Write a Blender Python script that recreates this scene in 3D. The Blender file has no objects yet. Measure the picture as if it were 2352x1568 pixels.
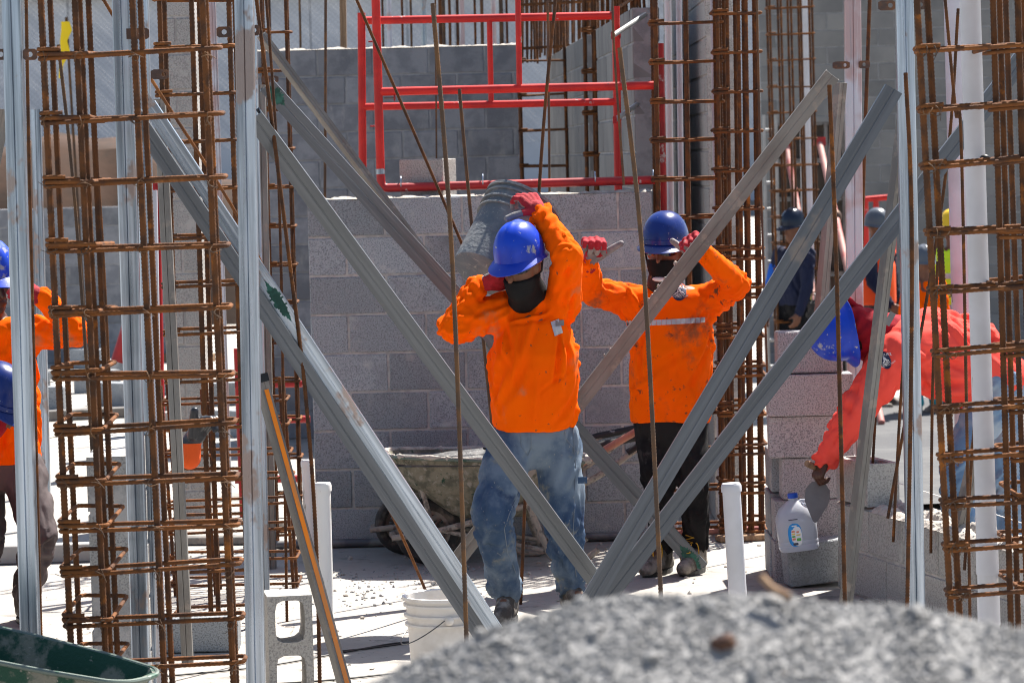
import bpy, bmesh, math, random
import numpy as np
from mathutils import Vector, Matrix, noise
from mathutils.bvhtree import BVHTree
random.seed(7)
SC = bpy.context.scene
COL = SC.collection
R = math.radians
# ------------------------------------------------------------------ camera, sky, sun, exposure
FPX = 7187.0                       # focal length in units of a 2352 px wide picture
PITCH = math.atan(419.0 / FPX)
ROLL = 0.025
CAMH = 1.98
cam = bpy.data.cameras.new('camera')
cam.sensor_width = 36.0
cam.lens = FPX / 2352.0 * 36.0
cam.clip_start = 0.1
cam.clip_end = 2000.0
cam.dof.use_dof = True
cam.dof.focus_distance = 12.4
cam.dof.aperture_fstop = 8.0
co_ = bpy.data.objects.new('camera', cam)
COL.objects.link(co_)
_F = Vector((0, math.cos(PITCH), -math.sin(PITCH)))
_U0 = Vector((0, math.sin(PITCH), math.cos(PITCH)))
_R0 = Vector((1, 0, 0))
CU = _U0 * math.cos(ROLL) + _R0 * math.sin(ROLL)
CR = _R0 * math.cos(ROLL) - _U0 * math.sin(ROLL)
_m = Matrix((CR, CU, -_F)).transposed().to_4x4()
_m.translation = (0, 0, CAMH)
co_.matrix_world = _m
SC.camera = co_

TO_SUN = Vector((0.40, 0.54, 1.0)).normalized()
SUN_EL = math.asin(TO_SUN.z)
SUN_AZ = math.atan2(TO_SUN.x, TO_SUN.y)
world = bpy.data.worlds.new('World')
SC.world = world
world.use_nodes = True
_nt = world.node_tree
_sky = _nt.nodes.new('ShaderNodeTexSky')
_sky.sky_type = 'NISHITA'
_sky.sun_disc = False
_sky.sun_elevation = SUN_EL
_sky.sun_rotation = SUN_AZ
_sky.dust_density = 1.5
_nt.links.new(_sky.outputs[0], _nt.nodes['Background'].inputs[0])
_nt.nodes['Background'].inputs[1].default_value = 0.065
sun = bpy.data.lights.new('sun', 'SUN')
sun.energy = 5.0
sun.angle = R(0.53)
sun.color = (1.0, 0.95, 0.88)
so_ = bpy.data.objects.new('sun', sun)
COL.objects.link(so_)
so_.rotation_euler = TO_SUN.to_track_quat('Z', 'Y').to_euler()
SC.view_settings.view_transform = 'Standard'
SC.view_settings.look = 'None'
SC.view_settings.gamma = 1.0
SC.view_settings.exposure = 1.42
SC.cycles.max_bounces = 8
SC.cycles.diffuse_bounces = 5
SC.cycles.transparent_max_bounces = 8
SC.cycles.use_denoising = True
SC.cycles.filter_width = 1.0

def P(u, v, Y):
    """point of the place seen at (u, v) of the 2352 px picture, standing Y metres ahead"""
    d = _F + CR * ((u - 1176) / FPX) + CU * ((784 - v) / FPX)
    t = Y / d.y
    return Vector((d.x * t, Y, CAMH + d.z * t))
def G(u, v, z=0.0):
    d = _F + CR * ((u - 1176) / FPX) + CU * ((784 - v) / FPX)
    t = (z - CAMH) / d.z
    return Vector((d.x * t, d.y * t, z))
def ext(a, b, z):
    t = (z - a.z) / (b.z - a.z)
    return a.lerp(b, t)

# ------------------------------------------------------------------ materials
def mat(name, col, rough=0.75, metal=0.0, col2=None, scale=6.0, lo=0.42, hi=0.62, detail=4.0, stretch=(1, 1, 1),
        spots=(), bump=0.0, bscale=60.0, bstretch=None, rand=0.0, rvar=0.0, spec=0.4, trans=0.0, alpha=1.0, sheen=0.0,
        generated=False, ior=1.45):
    m = bpy.data.materials.new(name)
    m.use_nodes = True
    nt = m.node_tree
    N, L = nt.nodes, nt.links
    b = N['Principled BSDF']
    b.inputs['Roughness'].default_value = rough
    b.inputs['Metallic'].default_value = metal
    b.inputs['Specular IOR Level'].default_value = spec
    b.inputs['IOR'].default_value = ior
    if trans: b.inputs['Transmission Weight'].default_value = trans
    if alpha < 1: b.inputs['Alpha'].default_value = alpha
    if sheen: b.inputs['Sheen Weight'].default_value = sheen
    tc = N.new('ShaderNodeTexCoord')
    oi = N.new('ShaderNodeObjectInfo')
    ad = N.new('ShaderNodeVectorMath'); ad.operation = 'MULTIPLY_ADD'
    L.new(oi.outputs['Random'], ad.inputs[0])
    ad.inputs[1].default_value = (17.3, 9.1, 23.7)
    L.new(tc.outputs['Object'], ad.inputs[2])
    base = ad.outputs[0]
    def mapped(s):
        if s == (1, 1, 1): return base
        mp = N.new('ShaderNodeVectorMath'); mp.operation = 'MULTIPLY'
        L.new(base, mp.inputs[0]); mp.inputs[1].default_value = s
        return mp.outputs[0]
    def nz(sc, st, det=4.0, rg=0.6):
        n = N.new('ShaderNodeTexNoise')
        n.inputs['Scale'].default_value = sc
        n.inputs['Detail'].default_value = det
        n.inputs['Roughness'].default_value = rg
        L.new(mapped(st), n.inputs['Vector'])
        return n.outputs['Fac']
    def ramp(fac, a, c):
        r = N.new('ShaderNodeMapRange')
        r.interpolation_type = 'SMOOTHSTEP'
        r.inputs['From Min'].default_value = a
        r.inputs['From Max'].default_value = c
        L.new(fac, r.inputs['Value'])
        return r.outputs[0]
    def mix(fac, ca, cb):
        x = N.new('ShaderNodeMix'); x.data_type = 'RGBA'
        L.new(fac, x.inputs[0])
        for s, c in ((x.inputs[6], ca), (x.inputs[7], cb)):
            if isinstance(c, tuple): s.default_value = (*c[:3], 1)
            else: L.new(c, s)
        return x.outputs[2]
    cur = tuple(col)
    if col2 is not None:
        cur = mix(ramp(nz(scale, stretch, detail), lo, hi), tuple(col), tuple(col2))
    for sp in spots:
        c, sc, th, so = sp[:4]
        st = sp[4] if len(sp) > 4 else (1, 1, 1)
        cur = mix(ramp(nz(sc, st, 5.0, 0.65), th, th + so), cur, tuple(c))
    if rand:
        hs = N.new('ShaderNodeHueSaturation')
        mr = N.new('ShaderNodeMapRange')
        mr.inputs['To Min'].default_value = 1 - rand
        mr.inputs['To Max'].default_value = 1 + rand
        L.new(oi.outputs['Random'], mr.inputs['Value'])
        L.new(mr.outputs[0], hs.inputs['Value'])
        if isinstance(cur, tuple): hs.inputs['Color'].default_value = (*cur, 1)
        else: L.new(cur, hs.inputs['Color'])
        cur = hs.outputs[0]
    if isinstance(cur, tuple): b.inputs['Base Color'].default_value = (*cur, 1)
    else: L.new(cur, b.inputs['Base Color'])
    if rvar:
        mr = N.new('ShaderNodeMapRange')
        mr.inputs['To Min'].default_value = max(0.03, rough - rvar)
        mr.inputs['To Max'].default_value = min(1, rough + rvar)
        L.new(nz(scale * 2.3, stretch), mr.inputs['Value'])
        L.new(mr.outputs[0], b.inputs['Roughness'])
    if bump:
        bp = N.new('ShaderNodeBump')
        bp.inputs['Strength'].default_value = bump
        bp.inputs['Distance'].default_value = 0.01
        L.new(nz(bscale, bstretch or (1, 1, 1), 3.0), bp.inputs['Height'])
        L.new(bp.outputs[0], b.inputs['Normal'])
    return m

MT = {}
MUD = (0.36, 0.32, 0.28)
MT['slab'] = mat('slab_concrete', (0.345, 0.325, 0.295), 0.9, col2=(0.275, 0.257, 0.232), scale=1.4, lo=.35, hi=.7, detail=8,
                 spots=[((0.20, 0.187, 0.17), 7, .56, .14), ((0.40, 0.385, 0.36), 3.1, .58, .2), ((.15, .14, .13), 30, .645, .04), ((.17, .16, .145), 1.1, .60, .1)], bump=.25, bscale=45)
MT['soil'] = mat('bare_soil', (0.055, 0.027, 0.015), 0.95, col2=(0.032, 0.018, 0.011), scale=1.6, bump=.6, bscale=7)
MT['yard'] = mat('yard_ground', (0.58, 0.55, 0.49), 0.95, col2=(0.47, 0.44, 0.39), scale=.7, spots=[((.33, .31, .28), 4, .6, .15)], bump=.4, bscale=12)
MT['shade_gravel'] = mat('gravel_painted_shade', (0.075, 0.075, 0.078), 0.9, col2=(0.10, 0.10, 0.10), scale=2, spots=[((.06, .06, .06), 9, .64, .08, (1, .45, 1))], bump=.5, bscale=20)  # gravel darkened so that the colour itself carries the ground shade
MT['block'] = mat('block_grey', (0.325, 0.342, 0.358), 0.95, col2=(0.148, 0.158, 0.17), scale=150, lo=.44, hi=.68, detail=3,
                  spots=[((0.40, 0.395, 0.385), 5, .57, .12), ((.19, .196, .205), 1.7, .50, .22)], bump=.5, bscale=120, rand=.2)
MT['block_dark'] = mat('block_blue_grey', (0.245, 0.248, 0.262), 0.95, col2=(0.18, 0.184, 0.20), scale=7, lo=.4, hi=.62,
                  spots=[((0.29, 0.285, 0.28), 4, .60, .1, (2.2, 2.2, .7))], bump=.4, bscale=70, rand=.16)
MT['block_pink'] = mat('block_fresh', (0.42, 0.395, 0.40), 0.95, col2=(0.175, 0.167, 0.175), scale=170, lo=.44, hi=.66, detail=3, bump=.55, bscale=130, rand=.1)
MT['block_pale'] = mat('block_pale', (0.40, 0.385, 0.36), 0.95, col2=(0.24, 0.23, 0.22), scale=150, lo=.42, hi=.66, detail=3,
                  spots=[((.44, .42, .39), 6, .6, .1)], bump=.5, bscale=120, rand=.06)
MT['block_far'] = mat('block_far', (0.215, 0.212, 0.205), 0.95, col2=(0.15, 0.15, 0.15), scale=1.6, lo=.35, hi=.7, bump=.2, bscale=30, rand=.1)
MT['mortar'] = mat('mortar', (0.45, 0.425, 0.40), 0.95, col2=(0.33, 0.315, 0.30), scale=14, bump=.5, bscale=60)
MT['mortar_grey'] = mat('mortar_grey', (0.30, 0.30, 0.305), 0.95, col2=(0.22, 0.22, 0.225), scale=9, bump=.4, bscale=60)
MT['wetmortar'] = mat('wet_mortar', (0.085, 0.085, 0.088), 0.5, col2=(0.14, 0.137, 0.133), scale=18, bump=.9, bscale=40)
MT['drymortar'] = mat('dry_mortar_crust', (0.44, 0.40, 0.35), 0.95, col2=(0.30, 0.27, 0.24), scale=20, bump=.9, bscale=55)
MT['concrete'] = mat('cast_concrete', (0.34, 0.33, 0.315), 0.9, col2=(0.25, 0.245, 0.24), scale=2.2, detail=8, bump=.2, bscale=30)
SK = (6, 6, .35)
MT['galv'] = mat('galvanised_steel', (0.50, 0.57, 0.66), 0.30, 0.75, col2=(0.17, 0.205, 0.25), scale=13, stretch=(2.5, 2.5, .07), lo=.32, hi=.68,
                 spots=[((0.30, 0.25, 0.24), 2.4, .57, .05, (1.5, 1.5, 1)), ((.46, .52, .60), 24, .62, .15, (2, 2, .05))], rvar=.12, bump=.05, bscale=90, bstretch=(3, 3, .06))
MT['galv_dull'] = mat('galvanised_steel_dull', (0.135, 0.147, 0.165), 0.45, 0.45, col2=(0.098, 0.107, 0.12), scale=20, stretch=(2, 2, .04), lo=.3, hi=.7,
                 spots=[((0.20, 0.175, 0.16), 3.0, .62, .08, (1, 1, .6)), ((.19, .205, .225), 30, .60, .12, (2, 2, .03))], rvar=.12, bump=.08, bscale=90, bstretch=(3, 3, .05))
MT['galv_mud'] = mat('galvanised_steel_muddy', (0.215, 0.205, 0.19), 0.55, 0.3, col2=(0.15, 0.137, 0.125), scale=7, stretch=(1.5, 1.5, .35), lo=.35, hi=.62,
                 spots=[((0.26, 0.225, 0.195), 9, .56, .1), ((.25, .24, .23), 40, .62, .08, (3, 3, .06))], bump=.15, bscale=50)
MT['galv_pink'] = mat('galvanised_steel_dusty', (0.52, 0.52, 0.58), 0.40, 0.6, col2=(0.44, 0.32, 0.32), scale=3.2, stretch=(1, 1, .8), lo=.44, hi=.56,
                 spots=[((.25, .25, .28), 22, .56, .12, (3, 3, .05)), ((.66, .70, .76), 18, .60, .1, (3, 3, .05))], bump=.08, bscale=60)
MT['stripe_orange'] = mat('orange_paint', (0.80, 0.22, 0.01), 0.6, col2=(.55, .20, .05), scale=12, stretch=(1, 1, .3))
MT['green_spray'] = mat('green_spray', (0.012, 0.06, 0.045), 0.6, col2=(0.03, 0.13, 0.10), scale=26)
MT['plate'] = mat('bracket_plate', (0.085, 0.055, 0.045), 0.6, 0.3, col2=(0.16, 0.075, 0.04), scale=18, bump=.3)
MT['rust'] = mat('rusty_bar', (0.118, 0.044, 0.013), 0.88, col2=(0.058, 0.027, 0.014), scale=16, lo=.4, hi=.62,
                 spots=[((0.25, 0.085, 0.014), 9, .58, .12)], bump=.35, bscale=180, rand=.16)
MT['rust_bright'] = mat('rusty_stirrup', (0.155, 0.055, 0.013), 0.88, col2=(0.075, 0.032, 0.015), scale=14, lo=.42, hi=.64,
                 spots=[((0.27, 0.105, 0.03), 8, .60, .12)], bump=.35, bscale=180, rand=.2)
MT['rust_dark'] = mat('dark_bar', (0.085, 0.055, 0.038), 0.85, col2=(0.15, 0.078, 0.035), scale=10, bump=.3, bscale=150, rand=.2)
MT['red'] = mat('red_paint', (0.58, 0.022, 0.016), 0.42, col2=(0.42, 0.016, 0.014), scale=5, spots=[((0.46, 0.34, 0.32), 11, .665, .03), ((.12, .03, .03), 23, .66, .05)], rvar=.15)
MT['red_dark'] = mat('red_paint_worn', (0.36, 0.02, 0.022), 0.5, col2=(0.26, 0.02, 0.022), scale=5, spots=[((0.40, 0.33, 0.32), 9, .63, .04)])
MT['pvc'] = mat('white_pvc', (0.60, 0.60, 0.63), 0.38, col2=(0.55, 0.55, 0.57), scale=4, spots=[((.38, .34, .30), 14, .70, .05, (1.6, 1.6, .5))])
MT['pvc_dirty'] = mat('splashed_pvc', (0.74, 0.73, 0.71), 0.45, spots=[((.40, .36, .30), 10, .60, .04, (1.6, 1.6, .35))])
MT['pvc_lilac'] = mat('greyish_pvc', (0.52, 0.52, 0.57), 0.5, col2=(.44, .43, .47), scale=3)
MT['bucket_white'] = mat('bucket_plastic', (0.74, 0.71, 0.67), 0.5, col2=(0.62, 0.58, 0.53), scale=5, spots=[((.42, .37, .32), 12, .66, .06, (1, 1, .4))])
MT['bucket_grey'] = mat('mortar_crusted_bucket', (0.12, 0.138, 0.158), 0.85, col2=(0.21, 0.215, 0.215), scale=9, lo=.38, hi=.66, detail=8,
                 spots=[((0.29, 0.29, 0.275), 70, .60, .08, (1, .3, 1)), ((0.29, 0.29, 0.275), 65, .60, .08, (.3, 1, 1)), ((.06, .10, .15), 5, .62, .12)], bump=.5, bscale=60)
MT['orange'] = mat('orange_fabric', (1.0, 0.122, 0.0), 0.9, col2=(1.0, 0.105, 0.0), scale=4, lo=.35, hi=.7,
                 spots=[((0.62, 0.17, 0.06), 4.5, .58, .16), ((0.28, 0.08, 0.03), 30, .665, .02)], bump=.12, bscale=260, spec=.08)
MT['orange2'] = mat('orange_fabric_dusty', (1.0, 0.128, 0.0), 0.9, col2=(0.98, 0.115, 0.002), scale=4, lo=.35, hi=.7,
                 spots=[((0.30, 0.09, 0.035), 5, .545, .2), ((0.15, 0.06, 0.03), 13, .61, .1), ((0.28, 0.08, 0.03), 32, .665, .02)], bump=.12, bscale=260, spec=.08)
MT['coral'] = mat('coral_fabric', (0.80, 0.085, 0.065), 0.85, col2=(0.74, 0.072, 0.052), scale=4, spots=[((.75, .16, .12), 6, .62, .14)], bump=.12, bscale=260, spec=.08)
MT['jeans'] = mat('blue_denim', (0.048, 0.082, 0.145), 0.9, col2=(0.175, 0.220, 0.272), scale=4.2, lo=.38, hi=.62, detail=7,
                 spots=[((0.26, 0.245, 0.18), 6.5, .565, .16), ((.30, .29, .27), 85, .66, .03, (1, 1, .5)), ((.018, .036, .09), 4, .58, .15)], bump=.25, bscale=300, spec=.15)
MT['denim_seam'] = mat('denim_seam', (0.16, 0.19, 0.23), 0.9)
MT['jeans2'] = mat('pale_denim', (0.13, 0.22, 0.36), 0.9, col2=(0.27, 0.33, 0.41), scale=6, detail=7, bump=.25, bscale=300, spec=.15)
MT['blackpants'] = mat('black_work_trousers', (0.008, 0.008, 0.010), 0.9, col2=(0.022, 0.021, 0.021), scale=5, spots=[((.30, .29, .28), 38, .70, .03), ((.07, .065, .062), 7, .60, .15)], bump=.25, bscale=250, spec=.15)
MT['greypants'] = mat('grey_brown_trousers', (0.075, 0.060, 0.062), 0.9, col2=(0.12, 0.10, 0.10), scale=5, spots=[((.04, .032, .03), 3, .55, .06)], bump=.25, bscale=250, spec=.15)
MT['helmet'] = mat('blue_helmet', (0.006, 0.050, 0.50), 0.32, col2=(0.005, 0.038, 0.40), scale=5, spots=[((.36, .34, .35), 42, .66, .02), ((.30, .30, .34), 11, .63, .06)], rvar=.12)
MT['helmet2'] = mat('dark_blue_helmet', (0.007, 0.022, 0.135), 0.25, col2=(0.009, 0.03, 0.18), scale=5, spots=[((.40, .40, .44), 70, .665, .03), ((.12, .15, .26), 9, .60, .16)], rvar=.12)
MT['helmet_grey'] = mat('grey_helmet', (0.09, 0.105, 0.13), 0.35)
MT['helmet_black'] = mat('black_blue_helmet', (0.012, 0.018, 0.035), 0.22)
MT['helmet_yellow'] = mat('yellow_helmet', (0.80, 0.50, 0.02), 0.4)
MT['black_cloth'] = mat('black_cloth', (0.009, 0.009, 0.010), 0.85, col2=(0.016, 0.0155, 0.016), scale=6, bump=.2, bscale=200, spec=.15)
MT['leaf_cloth'] = mat('patterned_cloth', (0.025, 0.022, 0.024), 0.85, spots=[((.06, .16, .035), 17, .57, .02), ((.50, .36, .02), 21, .64, .02), ((.40, .03, .03), 15, .68, .02)], bump=.2, bscale=200)
MT['red_cloth'] = mat('red_bandana', (0.34, 0.008, 0.018), 0.85, col2=(0.22, 0.006, 0.014), scale=9, spots=[((.55, .30, .30), 3.5, .68, .02, (3, 3, .6))], bump=.2, bscale=200, spec=.2)
MT['skin'] = mat('skin', (0.19, 0.085, 0.05), 0.5, col2=(0.15, 0.064, 0.038), scale=12, spec=.35)
MT['skin_dark'] = mat('skin_deep', (0.075, 0.032, 0.02), 0.45, col2=(0.055, 0.024, 0.016), scale=14, spec=.4)
MT['glove_red'] = mat('red_glove_knit', (0.42, 0.018, 0.03), 0.85, col2=(0.30, 0.014, 0.022), scale=14, spots=[((.34, .22, .20), 9, .66, .1)], bump=.35, bscale=240)
MT['glove_grey'] = mat('grey_glove_rubber', (0.17, 0.16, 0.165), 0.75, col2=(0.27, 0.25, 0.24), scale=14, bump=.3, bscale=150)
MT['glove_black'] = mat('black_glove_rubber', (0.022, 0.024, 0.03), 0.35, col2=(0.03, 0.032, 0.04), scale=14, bump=.2, bscale=90)
MT['glove_orange'] = mat('orange_glove_knit', (0.75, 0.10, 0.015), 0.85, bump=.3, bscale=240)
MT['lens'] = mat('dark_lens', (0.012, 0.011, 0.012), 0.08, spec=.6)
MT['white_plastic'] = mat('white_plastic', (0.72, 0.70, 0.70), 0.4)
MT['black_plastic'] = mat('black_plastic', (0.015, 0.015, 0.016), 0.45)
MT['tan_plastic'] = mat('tan_plastic', (0.60, 0.25, 0.10), 0.45)
MT['boot'] = mat('dusty_boot', (0.075, 0.062, 0.052), 0.85, col2=(0.30, 0.27, 0.24), scale=11, lo=.42, hi=.64, bump=.3, bscale=80)
MT['lace'] = mat('yellow_lace', (0.62, 0.34, 0.03), 0.8)
MT['reflect'] = mat('reflective_tape', (0.50, 0.50, 0.52), 0.45, 0.2, col2=(.40, .40, .42), scale=14)
MT['reflect_dark'] = mat('grey_tape', (0.20, 0.19, 0.19), 0.55)
MT['navy_print'] = mat('navy_print', (0.018, 0.024, 0.065), 0.8)
MT['white_print'] = mat('white_print', (0.62, 0.62, 0.64), 0.8)
MT['navy'] = mat('navy_fabric', (0.012, 0.016, 0.042), 0.9, bump=.2, bscale=200)
MT['blue_sleeve'] = mat('bright_blue_fabric', (0.008, 0.10, 0.50), 0.8)
MT['hivis'] = mat('yellow_hivis', (0.62, 0.85, 0.03), 0.85, bump=.2, bscale=200)
MT['vest_orange'] = mat('orange_vest', (0.95, 0.10, 0.02), 0.85)
MT['teal'] = mat('teal_fabric', (0.02, 0.25, 0.30), 0.85)
MT['barrow_green'] = mat('green_barrow_paint', (0.007, 0.050, 0.030), 0.6, col2=(0.17, 0.165, 0.135), scale=9, lo=.50, hi=.62, detail=8,
                 spots=[((.24, .22, .19), 26, .63, .05)], bump=.4, bscale=60)
MT['barrow_muddy'] = mat('mud_caked_barrow', (0.20, 0.185, 0.14), 0.9, col2=(0.10, 0.10, 0.075), scale=18, lo=.42, hi=.62, detail=8,
                 spots=[((.02, .055, .036), 24, .62, .05, (1, 1, .5)), ((.27, .25, .215), 30, .55, .10)], bump=.9, bscale=50)
MT['barrow_edge'] = mat('worn_barrow_rim', (0.13, 0.16, 0.14), 0.5, 0.3, col2=(0.04, 0.09, 0.065), scale=14, lo=.55, hi=.65)
MT['muddy_tube'] = mat('muddy_steel_tube', (0.33, 0.29, 0.25), 0.9, col2=(0.14, 0.12, 0.11), scale=22, lo=.50, hi=.62, bump=.8, bscale=60)
MT['tyre'] = mat('muddy_tyre', (0.035, 0.033, 0.032), 0.85, col2=(0.14, 0.115, 0.095), scale=11, lo=.48, hi=.66, bump=.4, bscale=60)
MT['wheel_rim'] = mat('rusty_wheel_rim', (0.22, 0.19, 0.165), 0.85, col2=(0.12, 0.085, 0.07), scale=14, bump=.4)
MT['rubber_grip'] = mat('rubber_grip', (0.022, 0.022, 0.023), 0.6, spots=[((.26, .25, .24), 16, .60, .07)])
MT['copper'] = mat('pinkish_tool_handle', (0.42, 0.19, 0.13), 0.6, col2=(.34, .15, .11), scale=9, stretch=(3, 3, .3))
MT['wood'] = mat('weathered_wood', (0.30, 0.19, 0.11), 0.85, col2=(0.20, 0.12, 0.07), scale=14, stretch=(4, 4, .3), bump=.4)
MT['formwork'] = mat('formwork_board', (0.085, 0.068, 0.055), 0.85, col2=(0.045, 0.038, 0.034), scale=2.5, spots=[((.14, .12, .10), 7, .60, .1)], bump=.3)
MT['form_frame'] = mat('formwork_frame', (0.17, 0.16, 0.15), 0.7, .2, col2=(.10, .085, .075), scale=6)
MT['alu'] = mat('aluminium', (0.42, 0.43, 0.43), 0.45, 0.6, col2=(.33, .33, .32), scale=5)
MT['prop_red'] = mat('faded_red_prop', (0.42, 0.22, 0.19), 0.65, col2=(.36, .10, .09), scale=5, stretch=(1, 1, .3))
MT['gravel'] = mat('gravel_stone', (0.25, 0.246, 0.24), 0.9, col2=(0.29, 0.286, 0.28), scale=90, lo=.36, hi=.66, detail=1,
                 spots=[((.15, .15, .153), 55, .58, .12), ((.28, .24, .20), 40, .66, .06), ((.33, .33, .33), 50, .64, .06)], bump=.3, bscale=200)
MT['brownstone'] = mat('brown_clod', (0.12, 0.06, 0.035), 0.9, col2=(.07, .035, .025), scale=30, bump=.4)
MT['jug'] = mat('milky_plastic', (0.66, 0.69, 0.76), 0.3, trans=.5, spec=.4, ior=1.2)
MT['jugwater'] = mat('cloudy_water', (0.52, 0.54, 0.57), 0.3, trans=.3, ior=1.2)
MT['blue_cap'] = mat('blue_cap', (0.012, 0.07, 0.42), 0.45)
MT['lab_blue'] = mat('label_blue', (0.02, 0.28, 0.68), 0.5)
MT['lab_white'] = mat('label_white', (0.78, 0.78, 0.78), 0.5)
MT['lab_orange'] = mat('label_orange', (0.75, 0.24, 0.12), 0.5)
MT['lab_yellow'] = mat('label_yellow', (0.75, 0.55, 0.12), 0.5)
MT['lab_green'] = mat('label_green', (0.12, 0.42, 0.08), 0.5)
MT['lab_dark'] = mat('label_dark', (0.06, 0.06, 0.09), 0.5)
MT['trowel'] = mat('trowel_steel', (0.19, 0.175, 0.178), 0.6, 0.1, col2=(.155, .142, .146), scale=6, spots=[((.45, .43, .42), 7, .64, .04)])
MT['yellow_tape'] = mat('yellow_ribbon', (0.85, 0.60, 0.01), 0.5)
MT['string'] = mat('white_string', (0.72, 0.70, 0.66), 0.8)
MT['wire'] = mat('chain_link_wire', (0.22, 0.23, 0.25), 0.6, 0.0)
MT['hill'] = mat('hill_green', (0.10, 0.125, 0.085), 0.95, col2=(0.16, 0.17, 0.13), scale=.06, detail=8, spots=[((.05, .075, .04), .3, .55, .1)])
MT['shed'] = mat('shed_cladding', (0.40, 0.43, 0.48), 0.6, col2=(0.34, 0.37, 0.42), scale=.4)
MT['dark_conduit'] = mat('dark_conduit', (0.10, 0.10, 0.11), 0.5, .3, col2=(.20, .19, .18), scale=8)
MT['tool_pouch'] = mat('tool_pouch', (0.03, 0.028, 0.028), 0.7, col2=(.09, .08, .07), scale=30)

# ------------------------------------------------------------------ mesh helpers
class MB:
    def __init__(s):
        s.v = []; s.f = []; s.mi = []; s.cur = 0
    def add(s, vs, fs):
        n = len(s.v)
        s.v.extend(Vector(p) for p in vs)
        for f in fs:
            s.f.append(tuple(i + n for i in f)); s.mi.append(s.cur)
        return s
    def box(s, c, d, rot=None, bev=0.0):
        hx, hy, hz = d[0] / 2, d[1] / 2, d[2] / 2
        c = Vector(c)
        if bev:
            b = bev
            pr = [(hx - b, hy), (hx, hy - b), (hx, -hy + b), (hx - b, -hy), (-hx + b, -hy), (-hx, -hy + b), (-hx, hy - b), (-hx + b, hy)]
            ins = [(math.copysign(max(abs(x) - b, 0), x) if abs(x) > hx - 1e-6 or True else x, y) for x, y in pr]
            vs = []
            for z, k in ((-hz, 1), (-hz + b, 0), (hz - b, 0), (hz, 1)):
                for x, y in pr:
                    if k:
                        x = math.copysign(min(abs(x), hx - b), x); y = math.copysign(min(abs(y), hy - b), y)
                    vs.append((x, y, z))
            fs = []
            for r in range(3):
                for i in range(8):
                    j = (i + 1) % 8
                    fs.append((r * 8 + j, r * 8 + i, r * 8 + 8 + i, r * 8 + 8 + j)[::-1])
            fs.append(tuple(range(8)))
            fs.append(tuple(range(24, 32))[::-1])
        else:
            vs = [(x, y, z) for z in (-hz, hz) for y in (-hy, hy) for x in (-hx, hx)]
            fs = [(0, 2, 3, 1), (4, 5, 7, 6), (0, 1, 5, 4), (2, 6, 7, 3), (0, 4, 6, 2), (1, 3, 7, 5)]
        vs = [Vector(p) for p in vs]
        if rot is not None: vs = [rot @ p for p in vs]
        return s.add([p + c for p in vs], fs)
    def loft(s, rings, cap=True, closed=True):
        n = len(rings[0]); vs = [p for r in rings for p in r]; fs = []
        for k in range(len(rings) - 1):
            for i in range(n if closed else n - 1):
                j = (i + 1) % n
                fs.append((k * n + i, k * n + j, (k + 1) * n + j, (k + 1) * n + i))
        if cap:
            fs.append(tuple(range(n))[::-1])
            fs.append(tuple(range((len(rings) - 1) * n, len(rings) * n)))
        return s.add(vs, fs)
    def tube(s, pts, r, sides=8, rib=0.0, step=0.007, cap=True, radii=None):
        pts = [Vector(p) for p in pts]
        if rib:
            out = []
            for a, b in zip(pts[:-1], pts[1:]):
                n = max(1, int((b - a).length / step))
                out += [a.lerp(b, i / n) for i in range(n)]
            out.append(pts[-1]); pts = out
        rings = []
        t = (pts[1] - pts[0]).normalized()
        x = t.orthogonal().normalized()
        for i, p in enumerate(pts):
            t = (pts[min(i + 1, len(pts) - 1)] - pts[max(i - 1, 0)])
            t = t.normalized() if t.length > 1e-9 else Vector((0, 0, 1))
            x = (x - t * x.dot(t)).normalized(); y = t.cross(x)
            rr = radii[i] if radii else r
            if rib:
                rings.append([p + (x * math.cos(a) + y * math.sin(a)) * rr * (1 + rib * (1 if ((i + (k // 2 % 2)) % 2) else -.35))
                              for k, a in enumerate(2 * math.pi * q / sides for q in range(sides))])
            else:
                rings.append([p + (x * math.cos(a) + y * math.sin(a)) * rr for a in (2 * math.pi * q / sides for q in range(sides))])
        return s.loft(rings, cap)
    def limb(s, a, b, ra, rb, sides=14):
        a, b = Vector(a), Vector(b)
        t = (b - a).normalized()
        pts, rad = [], []
        for k in range(4):
            an = math.pi / 2 * k / 4
            pts.append(a - t * ra * math.cos(an)); rad.append(max(ra * math.sin(an), ra * .05))
        for k in range(5):
            pts.append(a.lerp(b, k / 4)); rad.append(ra + (rb - ra) * k / 4)
        for k in range(3, -1, -1):
            an = math.pi / 2 * k / 4
            pts.append(b + t * rb * math.cos(an)); rad.append(max(rb * math.sin(an), rb * .05))
        return s.tube(pts, 1, sides, radii=rad)
    def ell(s, c, rx, ry, rz, rot=None, nu=16, nv=10):
        c = Vector(c); rings = []
        for i in range(nv + 1):
            th = math.pi * i / nv
            sr = max(math.sin(th), .02)
            ring = []
            for k in range(nu):
                ph = 2 * math.pi * k / nu
                p = Vector((rx * sr * math.cos(ph), ry * sr * math.sin(ph), -rz * math.cos(th)))
                ring.append(c + (rot @ p if rot is not None else p))
            rings.append(ring)
        return s.loft(rings)
    def lathe(s, prof, n=32, mtx=None):
        rings = []
        for r, z in prof:
            ring = [Vector((r * math.cos(2 * math.pi * k / n), r * math.sin(2 * math.pi * k / n), z)) for k in range(n)]
            if mtx is not None: ring = [mtx @ p for p in ring]
            rings.append(ring)
        return s.loft(rings, cap=False)

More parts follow.
